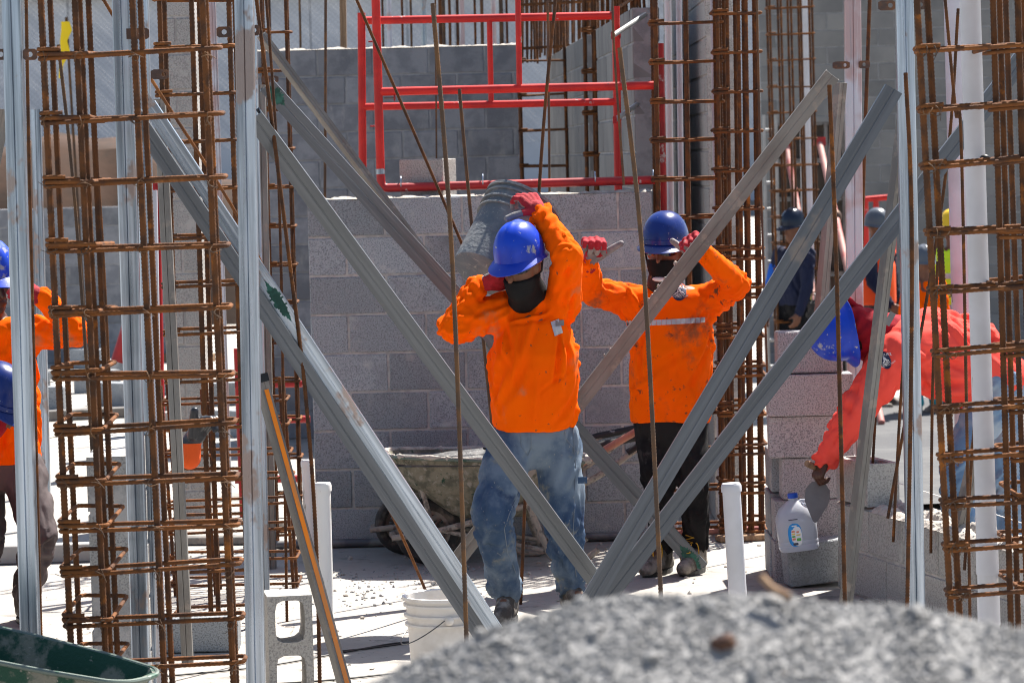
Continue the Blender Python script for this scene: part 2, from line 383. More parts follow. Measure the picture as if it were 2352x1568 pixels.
MWD = {}
def obj(name, mb, m, parent=None, mw=None, smooth=False, mats=None, data=None):
    """one mesh object; vertices are given in world space and stored in the object's (or its parent's) own frame"""
    if data is None:
        me = bpy.data.meshes.new(name)
        fr = mw if mw is not None else (MWD[parent.name] if parent is not None else None)
        if fr is not None:
            iv = fr.inverted()
            vs = [iv @ p for p in mb.v]
        else: vs = mb.v
        me.from_pydata([tuple(p) for p in vs], [], mb.f)
        for mm in (mats or [m]): me.materials.append(MT[mm] if isinstance(mm, str) else mm)
        if mats: me.polygons.foreach_set('material_index', mb.mi)
        if smooth:
            me.polygons.foreach_set('use_smooth', [True] * len(me.polygons))
            me.set_sharp_from_angle(angle=R(38))
        me.update()
    else: me = data
    o = bpy.data.objects.new(name, me)
    COL.objects.link(o)
    if parent is not None:
        o.parent = parent
        if mw is not None:
            o.matrix_local = MWD[parent.name].inverted() @ mw
        MWD[o.name] = mw if mw is not None else MWD[parent.name]
    else:
        if mw is not None: o.matrix_world = mw
        MWD[o.name] = mw.copy() if mw is not None else Matrix()
    return o
def T(p): return Matrix.Translation(Vector(p))
def tag(o, label=None, cat=None, group=None, kind=None):
    if label: o['label'] = label
    if cat: o['category'] = cat
    if group: o['group'] = group
    if kind: o['kind'] = kind
    return o
def empty(name, mw, label, cat, group=None):
    o = bpy.data.objects.new(name, None)
    COL.objects.link(o)
    o.matrix_world = mw
    o.empty_display_size = .05
    MWD[o.name] = mw.copy()
    return tag(o, label, cat, group)
def local_child(name, data, parent, mloc):
    o = bpy.data.objects.new(name, data)
    COL.objects.link(o)
    o.parent = parent
    o.matrix_local = mloc
    MWD[o.name] = MWD[parent.name] @ mloc
    return o
def struct(name, mb, m, smooth=False):
    return tag(obj(name, mb, m, smooth=smooth), kind='structure')
def fillet(pts, r, n=4, closed=False):
    pts = [Vector(p) for p in pts]; out = []; N = len(pts)
    for i, p in enumerate(pts):
        if not closed and i in (0, N - 1): out.append(p); continue
        a, b = pts[i - 1], pts[(i + 1) % N]
        da, db = (a - p), (b - p)
        q = min(r, da.length * .45, db.length * .45)
        s, e = p + da.normalized() * q, p + db.normalized() * q
        for k in range(n + 1):
            t = k / n
            out.append(s * (1 - t) ** 2 + p * 2 * t * (1 - t) + e * t * t)
    return out
def frame_of(a, b, toward=Vector((0, -1, 0))):
    """matrix at a: local z runs to b, local -y faces the given direction"""
    z = (b - a).normalized()
    y = -(toward - z * toward.dot(z)).normalized()
    x = y.cross(z)
    m = Matrix((x, y, z)).transposed().to_4x4()
    m.translation = a
    return m
def smooth_noise(co, seed, freq):
    """cheap vectorised wavy noise, about -1..1"""
    rs = np.random.RandomState(seed)
    out = np.zeros(len(co))
    for k in range(5):
        d = rs.normal(size=3); d /= np.linalg.norm(d)
        ph = rs.rand() * 6.28
        w = rs.normal(size=3)
        out += np.sin(co @ d * freq * (0.7 + .25 * k) + ph + 1.2 * np.sin(co @ w * freq * .35))
    return out / 3.2
# ------------------------------------------------------------------ ground and far setting
def sst(t):
    t = max(0.0, min(1.0, t)); return t * t * (3 - 2 * t)
def gz(x, y):
    return -0.55 * sst((y - 19.5) / 7) * sst((x - 1.25) / .6)
xs = [-400, -120, -40, -15] + [-8 + .5 * i for i in range(33)] + [9, 15, 40, 120, 400]
ys = [-30, -8, 0, 3, 6, 9] + [11 + .5 * i for i in range(70)] + [48, 60, 90, 200, 900]
mb = MB()
mb.add([(x, y, gz(x, y)) for y in ys for x in xs],
       [(j * len(xs) + i, j * len(xs) + i + 1, (j + 1) * len(xs) + i + 1, (j + 1) * len(xs) + i) for j in range(len(ys) - 1) for i in range(len(xs) - 1)])
struct('ground', mb, 'slab', True)
# gravelly patch of the lowered yard, its shade painted as a dark sheet
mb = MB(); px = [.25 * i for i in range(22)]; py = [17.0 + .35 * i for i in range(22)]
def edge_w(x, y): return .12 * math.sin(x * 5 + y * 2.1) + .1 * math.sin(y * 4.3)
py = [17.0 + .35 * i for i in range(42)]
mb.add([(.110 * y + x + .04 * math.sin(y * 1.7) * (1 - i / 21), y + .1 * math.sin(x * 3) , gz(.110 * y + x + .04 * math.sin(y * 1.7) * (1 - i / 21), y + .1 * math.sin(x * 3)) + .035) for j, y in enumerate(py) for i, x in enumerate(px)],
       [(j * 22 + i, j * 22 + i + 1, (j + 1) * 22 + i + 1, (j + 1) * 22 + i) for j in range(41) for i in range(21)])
struct('painted_shade_patch', mb, 'shade_gravel', True)
# far hill and soil bank
mb = MB(); rings = []
for k in range(41):
    x = -160 + k * 8
    h = 7.5 + 3.0 * math.sin(k * .23 + 1) + 1.2 * math.sin(k * .71) - max(0, k - 14) * .22
    rings.append([Vector((x, 210, -1)), Vector((x, 230, h * .5)), Vector((x, 260, h)), Vector((x, 330, h * 1.1)), Vector((x, 420, -2))])
mb.loft(rings, cap=False, closed=False); mb.f = [f[::-1] for f in mb.f]
struct('hill', mb, 'hill', True)
mb = MB(); rings = []
for k in range(49):
    x = -24 + k * .5
    h = 2.36 + .09 * math.sin(k * .9) + .06 * math.sin(k * 2.3 + 1)
    if k > 38: h *= max(.1, 1 - (k - 38) / 12)
    rings.append([Vector((x, 39 + .2 * math.sin(k), -.2)), Vector((x, 39.8 + .15 * math.sin(k * 1.7), h * .5)), Vector((x, 40.8, h * .93)), Vector((x, 42, h)), Vector((x, 48, -.3))])
mb.loft(rings, cap=False, closed=False); mb.f = [f[::-1] for f in mb.f]
struct('soil_bank', mb, 'soil', True)

# ------------------------------------------------------------------ concrete block walls
BM = {}
def block_mesh(L, H, W, m, hollow=False, seed=0):
    key = (round(L, 3), round(H, 3), round(W, 3), m, hollow, seed)
    if key in BM: return BM[key]
    rnd = random.Random(hash(key) & 0xffff)
    b = MB()
    if not hollow:
        b.box((0, 0, 0), (L, W, H), bev=.0045)
        b.v = [p + Vector((rnd.uniform(-1, 1), rnd.uniform(-1, 1), rnd.uniform(-1, 1))) * .0014 for p in b.v]
    else:
        n = 20; s = .028
        for sgn in (-1, 1):
            cx = sgn * (L / 4 + s * .12); hx = L / 4 - s * .75; hy = W / 2 - s
            out, inn = [], []
            for k in range(n):
                a = 2 * math.pi * (k + .5) / n
                c_, s_ = math.cos(a), math.sin(a)
                q = 1 / max(abs(c_), abs(s_))
                ox = sgn * L / 4 + c_ * q * L / 4; oy = s_ * q * W / 2
                out.append((ox, oy))
                e = 5.0
                rr = (abs(c_) ** e + abs(s_) ** e) ** (-1 / e)
                inn.append((cx + c_ * rr * hx, s_ * rr * hy))
            base = []
            for z in (-H / 2, H / 2):
                base += [(x, y, z) for x, y in out] + [(x, y, z) for x, y in inn]
            fs = []
            for k in range(n):
                j = (k + 1) % n
                fs.append((k, j, n + j, n + k)[::-1])
                fs.append((2 * n + k, 2 * n + j, 3 * n + j, 3 * n + k))
                fs.append((n + k, n + j, 3 * n + j, 3 * n + k)[::-1])
                if not (abs(out[k][0]) < 1e-4 and abs(out[j][0]) < 1e-4):
                    fs.append((k, j, 2 * n + j, 2 * n + k))
            b.add(base, fs)
    me = bpy.data.meshes.new('block')
    me.from_pydata([tuple(p) for p in b.v], [], b.f)
    me.materials.append(MT[m]); me.update()
    BM[key] = me
    return me
def lumpy_strip(L, W, h, seed, step=.02):
    """a ragged bed of set mortar, lying along x"""
    b = MB(); rings = []
    n = max(3, int(L / step))
    for i in range(n + 1):
        x = L * i / n
        q = [noise.noise(Vector((x * 14, k * 3.7 + seed, seed * 1.3))) for k in range(5)]
        q2 = noise.noise(Vector((x * 45, seed * 2.1, 3)))
        hh = max(.002, h * (.55 + .8 * q[0] + .5 * q2))
        rings.append([Vector((x, -.002 + .012 * q[1], -.002)), Vector((x, .25 * W + .006 * q[2], hh * .8)), Vector((x, .5 * W, hh)), Vector((x, .75 * W + .006 * q[3], hh * .9)), Vector((x, W + .004 + .012 * q[4], -.002))])
    b.loft(rings)
    return b
def wall(label, mw, L, courses, W, m, mort='mortar', full_even=True, group=None, top=True, seed=1, hollow_top=False, bl=.4, bh=.2, stripes=True):
    w = empty('block_wall', mw, label, 'wall', group)
    J = .012
    core = MB().box((L / 2, W / 2, courses * bh / 2 - .003), (L - .012, W - .012, courses * bh - .008))
    obj('mortar', core_world(core, mw), mort, w)
    rnd = random.Random(seed)
    for c in range(courses):
        x = 0.0
        first = bl if (c % 2 == 0) == full_even else bl / 2
        ln = first
        while x < L - .03:
            l = min(ln, L - x)
            ht = hollow_top and c == courses - 1
            me = block_mesh(l - J, bh - J, W, m, ht and l > .3, rnd.randint(0, 2))
            o = local_child('block', me, w, T((x + l / 2, W / 2 + rnd.uniform(-.0015, .0015), c * bh + bh / 2)) @ Matrix.Rotation(rnd.uniform(-.003, .003), 4, 'Y'))
            x += l; ln = bl
    if top:
        b = lumpy_strip(L, W, .016, seed)
        for p in b.v: p.z += courses * bh - .004
        obj('mortar_bed', core_world(b, mw), 'drymortar', w)
    return w
def core_world(b, mw):
    b.v = [mw @ p for p in b.v]; return b
def dirm(o, d):
    x = Vector((d.x, d.y, 0)).normalized(); z = Vector((0, 0, 1)); y = z.cross(x)
    m = Matrix((x, y, z)).transposed().to_4x4(); m.translation = o
    return m

XL = P(714, 850, 16.08).x; XR = P(1499, 440, 16.08).x
wall('speckled grey block wall behind the two orange-shirted workers', T((XL, 16.08, 0)), XR - XL, 9, .15, 'block', seed=3)
bw = P(540, 300, 22.5).x
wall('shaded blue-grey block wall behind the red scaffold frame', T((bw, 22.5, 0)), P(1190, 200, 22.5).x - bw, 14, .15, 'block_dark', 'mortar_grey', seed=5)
A_, B_ = Vector((.349, 25.6, 0)), Vector((.71, 17.3, 0)); D_ = (B_ - A_)
wall('far section of receding block wall left of a rebar column', dirm(A_, D_), 4.6, 14, .15, 'block_far', 'mortar_grey', top=False, seed=7)
wall('near section of receding block wall behind the scaffold right leg', dirm(A_ + D_ * (5.5 / D_.length), D_), 2.75, 14, .15, 'block_far', 'mortar_grey', top=False, seed=8)
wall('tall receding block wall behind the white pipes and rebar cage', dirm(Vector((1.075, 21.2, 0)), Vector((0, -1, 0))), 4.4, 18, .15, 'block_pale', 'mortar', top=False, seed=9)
X0 = P(1752, 500, 37).x
wall('tall grey block wall filling the right background', T((X0, 37, -.6)), 4.8, 25, .2, 'block_far', 'mortar_grey', top=False, seed=11)
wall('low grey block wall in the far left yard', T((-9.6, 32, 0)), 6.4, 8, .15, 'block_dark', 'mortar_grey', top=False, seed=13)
# pier at the left, its right side in full sun
o_ = Vector((-1.322, 10.72, 0)); d_ = Vector((-.075, 1.4, 0))
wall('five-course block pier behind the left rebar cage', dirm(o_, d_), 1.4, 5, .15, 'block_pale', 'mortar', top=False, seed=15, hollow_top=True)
# block column behind the second cage
wall('narrow block column seen through the rebar left of centre', T((P(378, 600, 17.2).x, 17.2, 0)), .2, 15, .4, 'block_pale', 'mortar', top=False, seed=17, bl=.2)
# low wall at the right that the bent worker is building
lo_, ln_ = Vector((1.45, 14.1, 0)), Vector((1.94, 12.2, 0))
LWM = dirm(lo_, ln_ - lo_)
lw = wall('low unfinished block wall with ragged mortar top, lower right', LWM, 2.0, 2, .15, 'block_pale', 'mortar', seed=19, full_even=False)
for y0, h_ in ((-.004, .034), (.085, .045)):
    b = lumpy_strip(1.55, .07, h_, 23 + y0 * 50, .012)
    for p in b.v: p.x += .44; p.y += y0; p.z += .396
    obj('mortar_bed', core_world(b, LWM), 'drymortar', lw)
def loose_block(label, mw, L=.39, H=.19, W=.15, m='block_pink', hollow=False, group=None):
    o = bpy.data.objects.new('concrete_block', block_mesh(L, H, W, m, hollow, random.randint(0, 3)))
    if group: mw = mw @ T((random.uniform(-.006, .006), random.uniform(-.008, .008), 0)) @ Matrix.Rotation(random.uniform(-.03, .03), 4, 'Z')
    COL.objects.link(o); o.matrix_world = mw; MWD[o.name] = mw.copy()
    return tag(o, label, 'concrete block', group)
loose_block('hollow block set as the high end of the low wall', LWM @ T((.2, .075, .4 + .105)), m='block_pale', hollow=True)
# stack of fresh blocks at the right
G5 = 'blocks stacked beside the bent worker'
def at_px(uc, Y, z): return T((P(uc, 1000, Y).x, Y, z))
loose_block('topmost pinkish block of the stack beside the bent worker', at_px(1861, 14.42, 1.06), L=.30, m='block_pink', group=G5)
loose_block('second block from the top of the pinkish stack', at_px(1861, 14.40, .865), m='block_pink', group=G5)
loose_block('third block from the top of the pinkish stack', at_px(1864, 14.42, .671), m='block_pink', group=G5)
loose_block('fourth block down the stack, right behind the water jug', at_px(1880, 14.44, .477), L=.35, m='block_pink', group=G5)
loose_block('fifth block down the stack, mostly behind the jug', at_px(1868, 14.44, .283), m='block_pink', group=G5)
loose_block('bottom block of the stack resting on the slab', at_px(1866, 14.44, .095), m='block_pink', group=G5)
loose_block('rear block showing at the left edge of the stack, upper', at_px(1800, 14.64, .50) @ Matrix.Rotation(R(90), 4, 'Z'), L=.30, m='block', group=G5)
loose_block('rear block showing at the left edge of the stack, middle', at_px(1797, 14.66, .30) @ Matrix.Rotation(R(90), 4, 'Z'), L=.30, m='block', group=G5)
loose_block('rear block showing at the left edge of the stack, lowest', at_px(1795, 14.66, .097) @ Matrix.Rotation(R(90), 4, 'Z'), L=.30, m='block', group=G5)
loose_block('tilted dark block standing in front of the stack under the jug', at_px(1868, 14.22, .095) @ Matrix.Rotation(R(-5), 4, 'Y') @ Matrix.Rotation(R(6), 4, 'Z') @ T((0, 0, .018)), L=.29, m='block', group=G5)
# block on end near the white bucket, and the block on the wall top
bo = P(660, 1450, 11.5)
loose_block('hollow two-core block standing on end at the bottom edge', T((bo.x, 11.55, .1975)) @ Matrix.Rotation(R(9), 4, 'Z') @ Matrix.Rotation(R(-90), 4, 'Y') @ Matrix.Rotation(R(90), 4, 'X'), L=.395, H=.19, W=.165, m='block_pale', hollow=True)
loose_block('single pale block on the wall top behind the red pipe', T((P(983, 380, 16.36).x, 16.32, 1.895)) @ Matrix.Rotation(R(-20), 4, 'Z'), L=.24, H=.19, W=.2, m='block_pale')

# ------------------------------------------------------------------ fence, shed and thin things in the far background
f0 = T((-14, 44, 2.2))
fence = empty('chain_link_fence', f0, 'chain-link fence along the top of the far soil bank', 'fence')
b = MB(); H_ = 2.6; Lf = 22.0
n = int((Lf + H_) / .075)
for k in range(n):
    for s_ in (1, -1):
        x0 = -H_ + k * .075
        a0, a1 = (x0, x0 + H_) if s_ > 0 else (x0 + H_, x0)
        p, q = Vector((a0, 0, 0)), Vector((a1, .01, H_))
        if not (0 <= min(a0, a1) and max(a0, a1) <= Lf): continue
        b.tube([f0 @ p, f0 @ q], .0020, 3, cap=False)
obj('wire_mesh', b, 'wire', fence)['kind'] = 'stuff'
for k in range(8):
    obj('post', MB().tube([f0 @ Vector((k * 3.1, .03, -.6)), f0 @ Vector((k * 3.1, .03, H_ + .05))], .03, 8), 'wire', fence, smooth=True)
obj('top_rail', MB().tube([f0 @ Vector((0, .03, H_)), f0 @ Vector((Lf, .03, H_))], .025, 8), 'wire', fence, smooth=True)
# big pale shed beyond the fence
s0 = T((-22, 130, -1))
shed = empty('metal_shed', s0, 'pale grey clad shed beyond the chain-link fence', 'building')
def slab_(n, c, d, m): return obj(n, core_world(MB().box(c, d), s0), m, shed)
for k in range(22): slab_('cladding_panel', (1 + k * 2.0, 0, 5.5), (1.96, .4 + .05 * (k % 2), 9.0 ), 'shed')
slab_('eaves', (22, -.2, 10.2), (45, 1.2, .5), 'alu')
slab_('wall', (22, 6, 5), (43.6, 11, 9.8), 'shed')
# yellow ribbon at the upper left
b = MB(); pts = [P(150, 50, 26), P(153, 70, 26), P(146, 95, 26), P(150, 120, 26), P(141, 150, 26), P(138, 180, 26)]
rings = []
for i, p in enumerate(pts):
    w_ = (.035, .045, .03, .04, .016, .012)[i]
    rings.append([p + Vector((-w_, 0, 0)), p + Vector((0, -.008, 0)), p + Vector((w_, 0, 0)), p + Vector((0, .008, 0))])
b.loft(rings)
obj_ = obj('yellow_ribbon', b, 'yellow_tape', smooth=True); tag(obj_, 'yellow ribbon fluttering on a thin bar at upper left', 'ribbon')
pb_ = [P(152, 40, 26.02), P(168, 300, 26.02)]
tag(obj('thin_bar', MB().tube([pb_[0], ext(pb_[0], pb_[1], 0)], .012, 6), 'rust_dark'), 'thin bar carrying the yellow ribbon, upper left', 'rebar')
# ------------------------------------------------------------------ people
def remeshed(mb, voxel, it):
    me = bpy.data.meshes.new('tmp'); me.from_pydata([tuple(p) for p in mb.v], [], mb.f); me.update()
    bm = bmesh.new(); bm.from_mesh(me); bmesh.ops.recalc_face_normals(bm, faces=bm.faces); bm.to_mesh(me); bm.free()
    o = bpy.data.objects.new('tmp', me); COL.objects.link(o)
    r = o.modifiers.new('r', 'REMESH'); r.mode = 'VOXEL'; r.voxel_size = voxel
    s = o.modifiers.new('s', 'SMOOTH'); s.factor = .5; s.iterations = it
    dg = bpy.context.evaluated_depsgraph_get()
    out = bpy.data.meshes.new_from_object(o.evaluated_get(dg))
    bpy.data.objects.remove(o); bpy.data.meshes.remove(me)
    return out
def get_co(me):
    a = np.empty(len(me.vertices) * 3); me.vertices.foreach_get('co', a); return a.reshape(-1, 3)
def get_no(me):
    a = np.empty(len(me.vertices) * 3); me.vertices.foreach_get('normal', a); return a.reshape(-1, 3)
def fold(me, segs, seed=1, fine=.0012):
    """push cloth folds into a mesh; segs: (p0, p1, amplitude, wavelength, kind) per limb"""
    co, no = get_co(me), get_no(me)
    best = np.full(len(co), 1e9); disp = np.zeros(len(co))
    for si, (p0, p1, amp, lam, kind) in enumerate(segs):
        p0, p1 = np.array(p0), np.array(p1); d = p1 - p0; L = np.linalg.norm(d); d = d / L
        rel = co - p0; t = rel @ d; tc = np.clip(t, 0, L)
        rad = rel - np.outer(tc, d); dist = np.linalg.norm(rad, axis=1)
        if kind == 'body': dist = dist * .55
        x = np.cross(d, [.3, -.8, .52]); x /= np.linalg.norm(x); y = np.cross(d, x)
        ph = np.arctan2(rad @ y, rad @ x)
        n1 = smooth_noise(co, seed + si * 7, 9); n2 = smooth_noise(co, seed + si * 7 + 3, 22)
        mask = np.clip(.38 + .85 * smooth_noise(co, seed + si * 7 + 5, 13), .03, 1.15)
        if kind == 'ring':
            phase = 2 * np.pi * t / lam + 2.0 * np.sin(ph + si) + 2.4 * n1 + .6 * n2
        elif kind == 'body':
            phase = 2.6 * ph + 2 * np.pi * t / lam + 2.6 * n1
        else:
            phase = 2 * np.pi * t / lam + 2.8 * np.sin(ph * 1.0 + si * 2) + 2.6 * n1
        dd = amp * mask * (1.25 * np.abs(np.sin(phase / 2)) - .7)
        w = dist < best
        disp = np.where(w, dd, disp); best = np.where(w, dist, best)
    disp += fine * smooth_noise(co, seed + 99, 60)
    # soften the jump between limbs
    e = np.empty(len(me.edges) * 2, dtype=np.int32); me.edges.foreach_get('vertices', e); e = e.reshape(-1, 2)
    for _ in range(2):
        acc = np.zeros(len(co)); cnt = np.zeros(len(co))
        np.add.at(acc, e[:, 0], disp[e[:, 1]]); np.add.at(acc, e[:, 1], disp[e[:, 0]])
        np.add.at(cnt, e[:, 0], 1); np.add.at(cnt, e[:, 1], 1)
        disp = .5 * disp + .5 * acc / np.maximum(cnt, 1)
    co = co + no * disp[:, None]
    me.vertices.foreach_set('co', co.ravel()); me.update()
def fold_lines(me, specs, seed=1):
    """creases: specs (anchor, reach, direction, spread, count, length, height, width) give short curved ridges and valleys lying on the cloth"""
    rnd = random.Random(seed)
    co, no = get_co(me), get_no(me)
    bv = BVHTree.FromPolygons([Vector(c) for c in co], [tuple(p.vertices) for p in me.polygons])
    disp = np.zeros(len(co))
    for an, reach, d, spread, cnt, ln, amp, wd in specs:
        a = np.array(an); near = np.where(np.linalg.norm(co - a, axis=1) < reach)[0]
        if len(near) == 0: continue
        for k in range(cnt):
            i = int(rnd.choice(near)); p = Vector(co[i]); n = Vector(no[i])
            dd = d(p) if callable(d) else Vector(d)
            dd = dd.normalized() + Vector((rnd.gauss(0, 1), rnd.gauss(0, 1), rnd.gauss(0, 1))) * spread
            L = ln * rnd.uniform(.6, 1.3); pts = [p]; side = n.cross(dd).normalized() * rnd.uniform(-.35, .35)
            for s in range(5):
                t = (dd + side * (s - 2) * .35); t = (t - n * t.dot(n)).normalized()
                q = bv.find_nearest(pts[-1] + t * L / 5)
                pts.append(q[0]); n = q[1]
            A = amp * rnd.uniform(.5, 1.2) * (1 if rnd.random() < .45 else -1); w = wd * rnd.uniform(.7, 1.4)
            lo = np.min([list(x) for x in pts], axis=0) - 3 * w; hi = np.max([list(x) for x in pts], axis=0) + 3 * w
            sel = np.where(np.all((co > lo) & (co < hi), axis=1))[0]
            if len(sel) == 0: continue
            c = co[sel]; best = np.full(len(sel), 1e9); tt = np.zeros(len(sel))
            for s in range(5):
                u, v = np.array(pts[s]), np.array(pts[s + 1]); e = v - u; l2 = max(e @ e, 1e-12)
                t = np.clip((c - u) @ e / l2, 0, 1); ds = np.linalg.norm(c - u - np.outer(t, e), axis=1)
                m_ = ds < best; best = np.where(m_, ds, best); tt = np.where(m_, (s + t) / 5, tt)
            prof = np.exp(-(best / w) ** 2) - .45 * np.exp(-((best - 1.9 * w) / w) ** 2)
            disp[sel] += A * prof * np.sin(np.pi * np.clip(tt * .9 + .05, 0, 1)) ** .7
    disp = np.clip(disp, -.020, .018)
    me.vertices.foreach_set('co', (co + no * disp[:, None]).ravel()); me.update()
def finish(name, me, m, parent=None, origin=None, mats=None):
    fr = T(origin) if parent is None else MWD[parent.name]
    me.transform(fr.inverted())
    me.materials.clear()
    for q in (mats or [m]): me.materials.append(MT[q])
    me.polygons.foreach_set('use_smooth', [True] * len(me.polygons)); me.name = name; me.update()
    o = bpy.data.objects.new(name, me); COL.objects.link(o)
    if parent is not None: o.parent = parent
    else: o.matrix_world = fr
    MWD[o.name] = fr.copy()
    return o
def torso(mb, st, latA, latB, n=20):
    """st: list of (centre, half width, half depth); lateral axis turns from latA to latB"""
    rings = []
    for i, (c, hw, hd) in enumerate(st):
        t = i / (len(st) - 1)
        up = (st[min(i + 1, len(st) - 1)][0] - st[max(i - 1, 0)][0]).normalized()
        la = latA.lerp(latB, t); la = (la - up * la.dot(up)).normalized(); de = up.cross(la)
        ring = []
        for k in range(n):
            a = 2 * math.pi * k / n; e = 2.5
            rr = (abs(math.cos(a)) ** e + abs(math.sin(a)) ** e) ** (-1 / e)
            ring.append(c + la * math.cos(a) * rr * hw + de * math.sin(a) * rr * hd)
        rings.append(ring)
    mb.loft(rings)
HEADR = [(-.118, .030, .030, -.045), (-.105, .045, .048, -.035), (-.075, .056, .072, -.018), (-.04, .066, .086, -.006), (0, .073, .095, 0), (.04, .076, .098, .004), (.08, .070, .090, .008), (.105, .050, .066, .010), (.120, .022, .03, .01)]
def head(mb, c, up, fw, grow=0.0, lo=-9, hi=9, face=True):
    la = fw.cross(up).normalized(); rings = []
    for z, rx, ry, yo in HEADR:
        if z < lo or z > hi: continue
        rings.append([c + up * (z * (1 + grow * 2)) + la * math.cos(a) * (rx + grow) + fw * (math.sin(a) * (ry + grow) - yo) for a in [2 * math.pi * k / 18 for k in range(18)]])
    mb.loft(rings)
    if face:
        mb.limb(c + fw * .092 + up * .012, c + fw * .113 - up * .030, .009, .014, 8)
        mb.limb(c + fw * .086 + up * .030 + la * .03, c + fw * .086 + up * .030 - la * .03, .014, .014, 8)
        mb.limb(c + fw * .088 - up * .066 + la * .02, c + fw * .088 - up * .066 - la * .02, .011, .011, 8)
        mb.limb(c + fw * .078 - up * .100, c + fw * .074 - up * .100, .020, .02, 8)
        for s in (-1, 1):
            mb.ell(c + la * s * .076 - fw * .008 + up * .0, .012, .022, .034, Matrix((la, fw, up)).transposed())
def hand_bones(W, D, N, Tm, curl, thumb, s=1.0, spread=.06):
    """bones (p0, p1, r0, r1, tag). W wrist, D towards knuckles, N palm normal, Tm side of the thumb"""
    D, N = D.normalized(), N.normalized(); N = (N - D * N.dot(D)).normalized(); Tm = (Tm - D * Tm.dot(D) - N * Tm.dot(N)).normalized()
    B = []
    kn = []
    for i, (ln, r) in enumerate(((.074, .0098), (.083, .0102), (.077, .0098), (.060, .0088))):
        off = .032 - .0215 * i
        k = W + (D * (.093 - .004 * abs(i - 1)) + Tm * off) * s
        kn.append(k)
        B.append((W + (D * .02 + Tm * off * .55) * s, k, .0165 * s, .0135 * s, 'palm'))
        ang = 0; p = k
        for j, fr in enumerate((.46, .30, .24)):
            ang += R(curl[j] if not isinstance(curl[0], (list, tuple)) else curl[i][j])
            d = D * math.cos(ang) + N * math.sin(ang) + Tm * spread * (1.5 - i)
            q = p + d.normalized() * ln * fr * s * 1.08
            B.append((p, q, (r - .0008 * j) * s, (r - .0008 * (j + 1)) * s, 'f%d' % j)); p = q
    B.append((kn[0] - D * .02 * s, kn[3] - D * .015 * s, .014 * s, .012 * s, 'palm'))
    B.append((W - D * .02 * s, W + D * .03 * s, .026 * s, .03 * s, 'palm'))
    t0 = W + (D * .028 + Tm * .030 + N * .006) * s
    t1 = t0 + (thumb.normalized() * .7 + D * .25 + Tm * .3).normalized() * .036 * s
    t2 = t1 + thumb.normalized() * .034 * s; t3 = t2 + (thumb.normalized() + N * .12).normalized() * .027 * s
    B += [(t0, t1, .0155 * s, .0125 * s, 'palm'), (t1, t2, .0122 * s, .0112 * s, 't0'), (t2, t3, .0112 * s, .0098 * s, 't1')]
    return B
def glove(parent, B, cuff, N, mats, voxel=.0042, dip='fingers'):
    mb = MB()
    for p0, p1, r0, r1, tg in B: mb.limb(p0, p1, r0 + .0028, r1 + .0028, 10)
    mb.limb(cuff[0], cuff[1], .032, .035, 14)
    me = remeshed(mb, voxel, 3)
    me.materials.clear()
    o = finish('glove', me, None, parent, mats=list(mats))
    iv = MWD[parent.name]; n = len(me.polygons); c = np.empty(n * 3); me.polygons.foreach_get('center', c); c = c.reshape(-1, 3)
    nr = np.empty(n * 3); me.polygons.foreach_get('normal', nr); nr = nr.reshape(-1, 3)
    off = np.array(iv.translation); c = c + off
    best = np.full(n, 1e9); kind = np.zeros(n, dtype=np.int32)
    for p0, p1, r0, r1, tg in B:
        a, b = np.array(p0), np.array(p1); d = b - a; L2 = d @ d
        t = np.clip(((c - a) @ d) / L2, 0, 1); ds = np.linalg.norm(c - a - np.outer(t, d), axis=1)
        code = 1 if tg in ('f2', 't1', 't0') else 0
        w = ds < best; best = np.where(w, ds, best); kind = np.where(w, code, kind)
    a, b = np.array(cuff[0]), np.array(cuff[1]); d = b - a
    incuff = ((c - a) @ d) / (d @ d) > .15
    palm = (nr @ np.array(N)) > .25
    idx = np.where(((kind == 1) | palm) & ~incuff, 1, 0).astype(np.int32)
    me.polygons.foreach_set('material_index', idx); me.update()
    return o
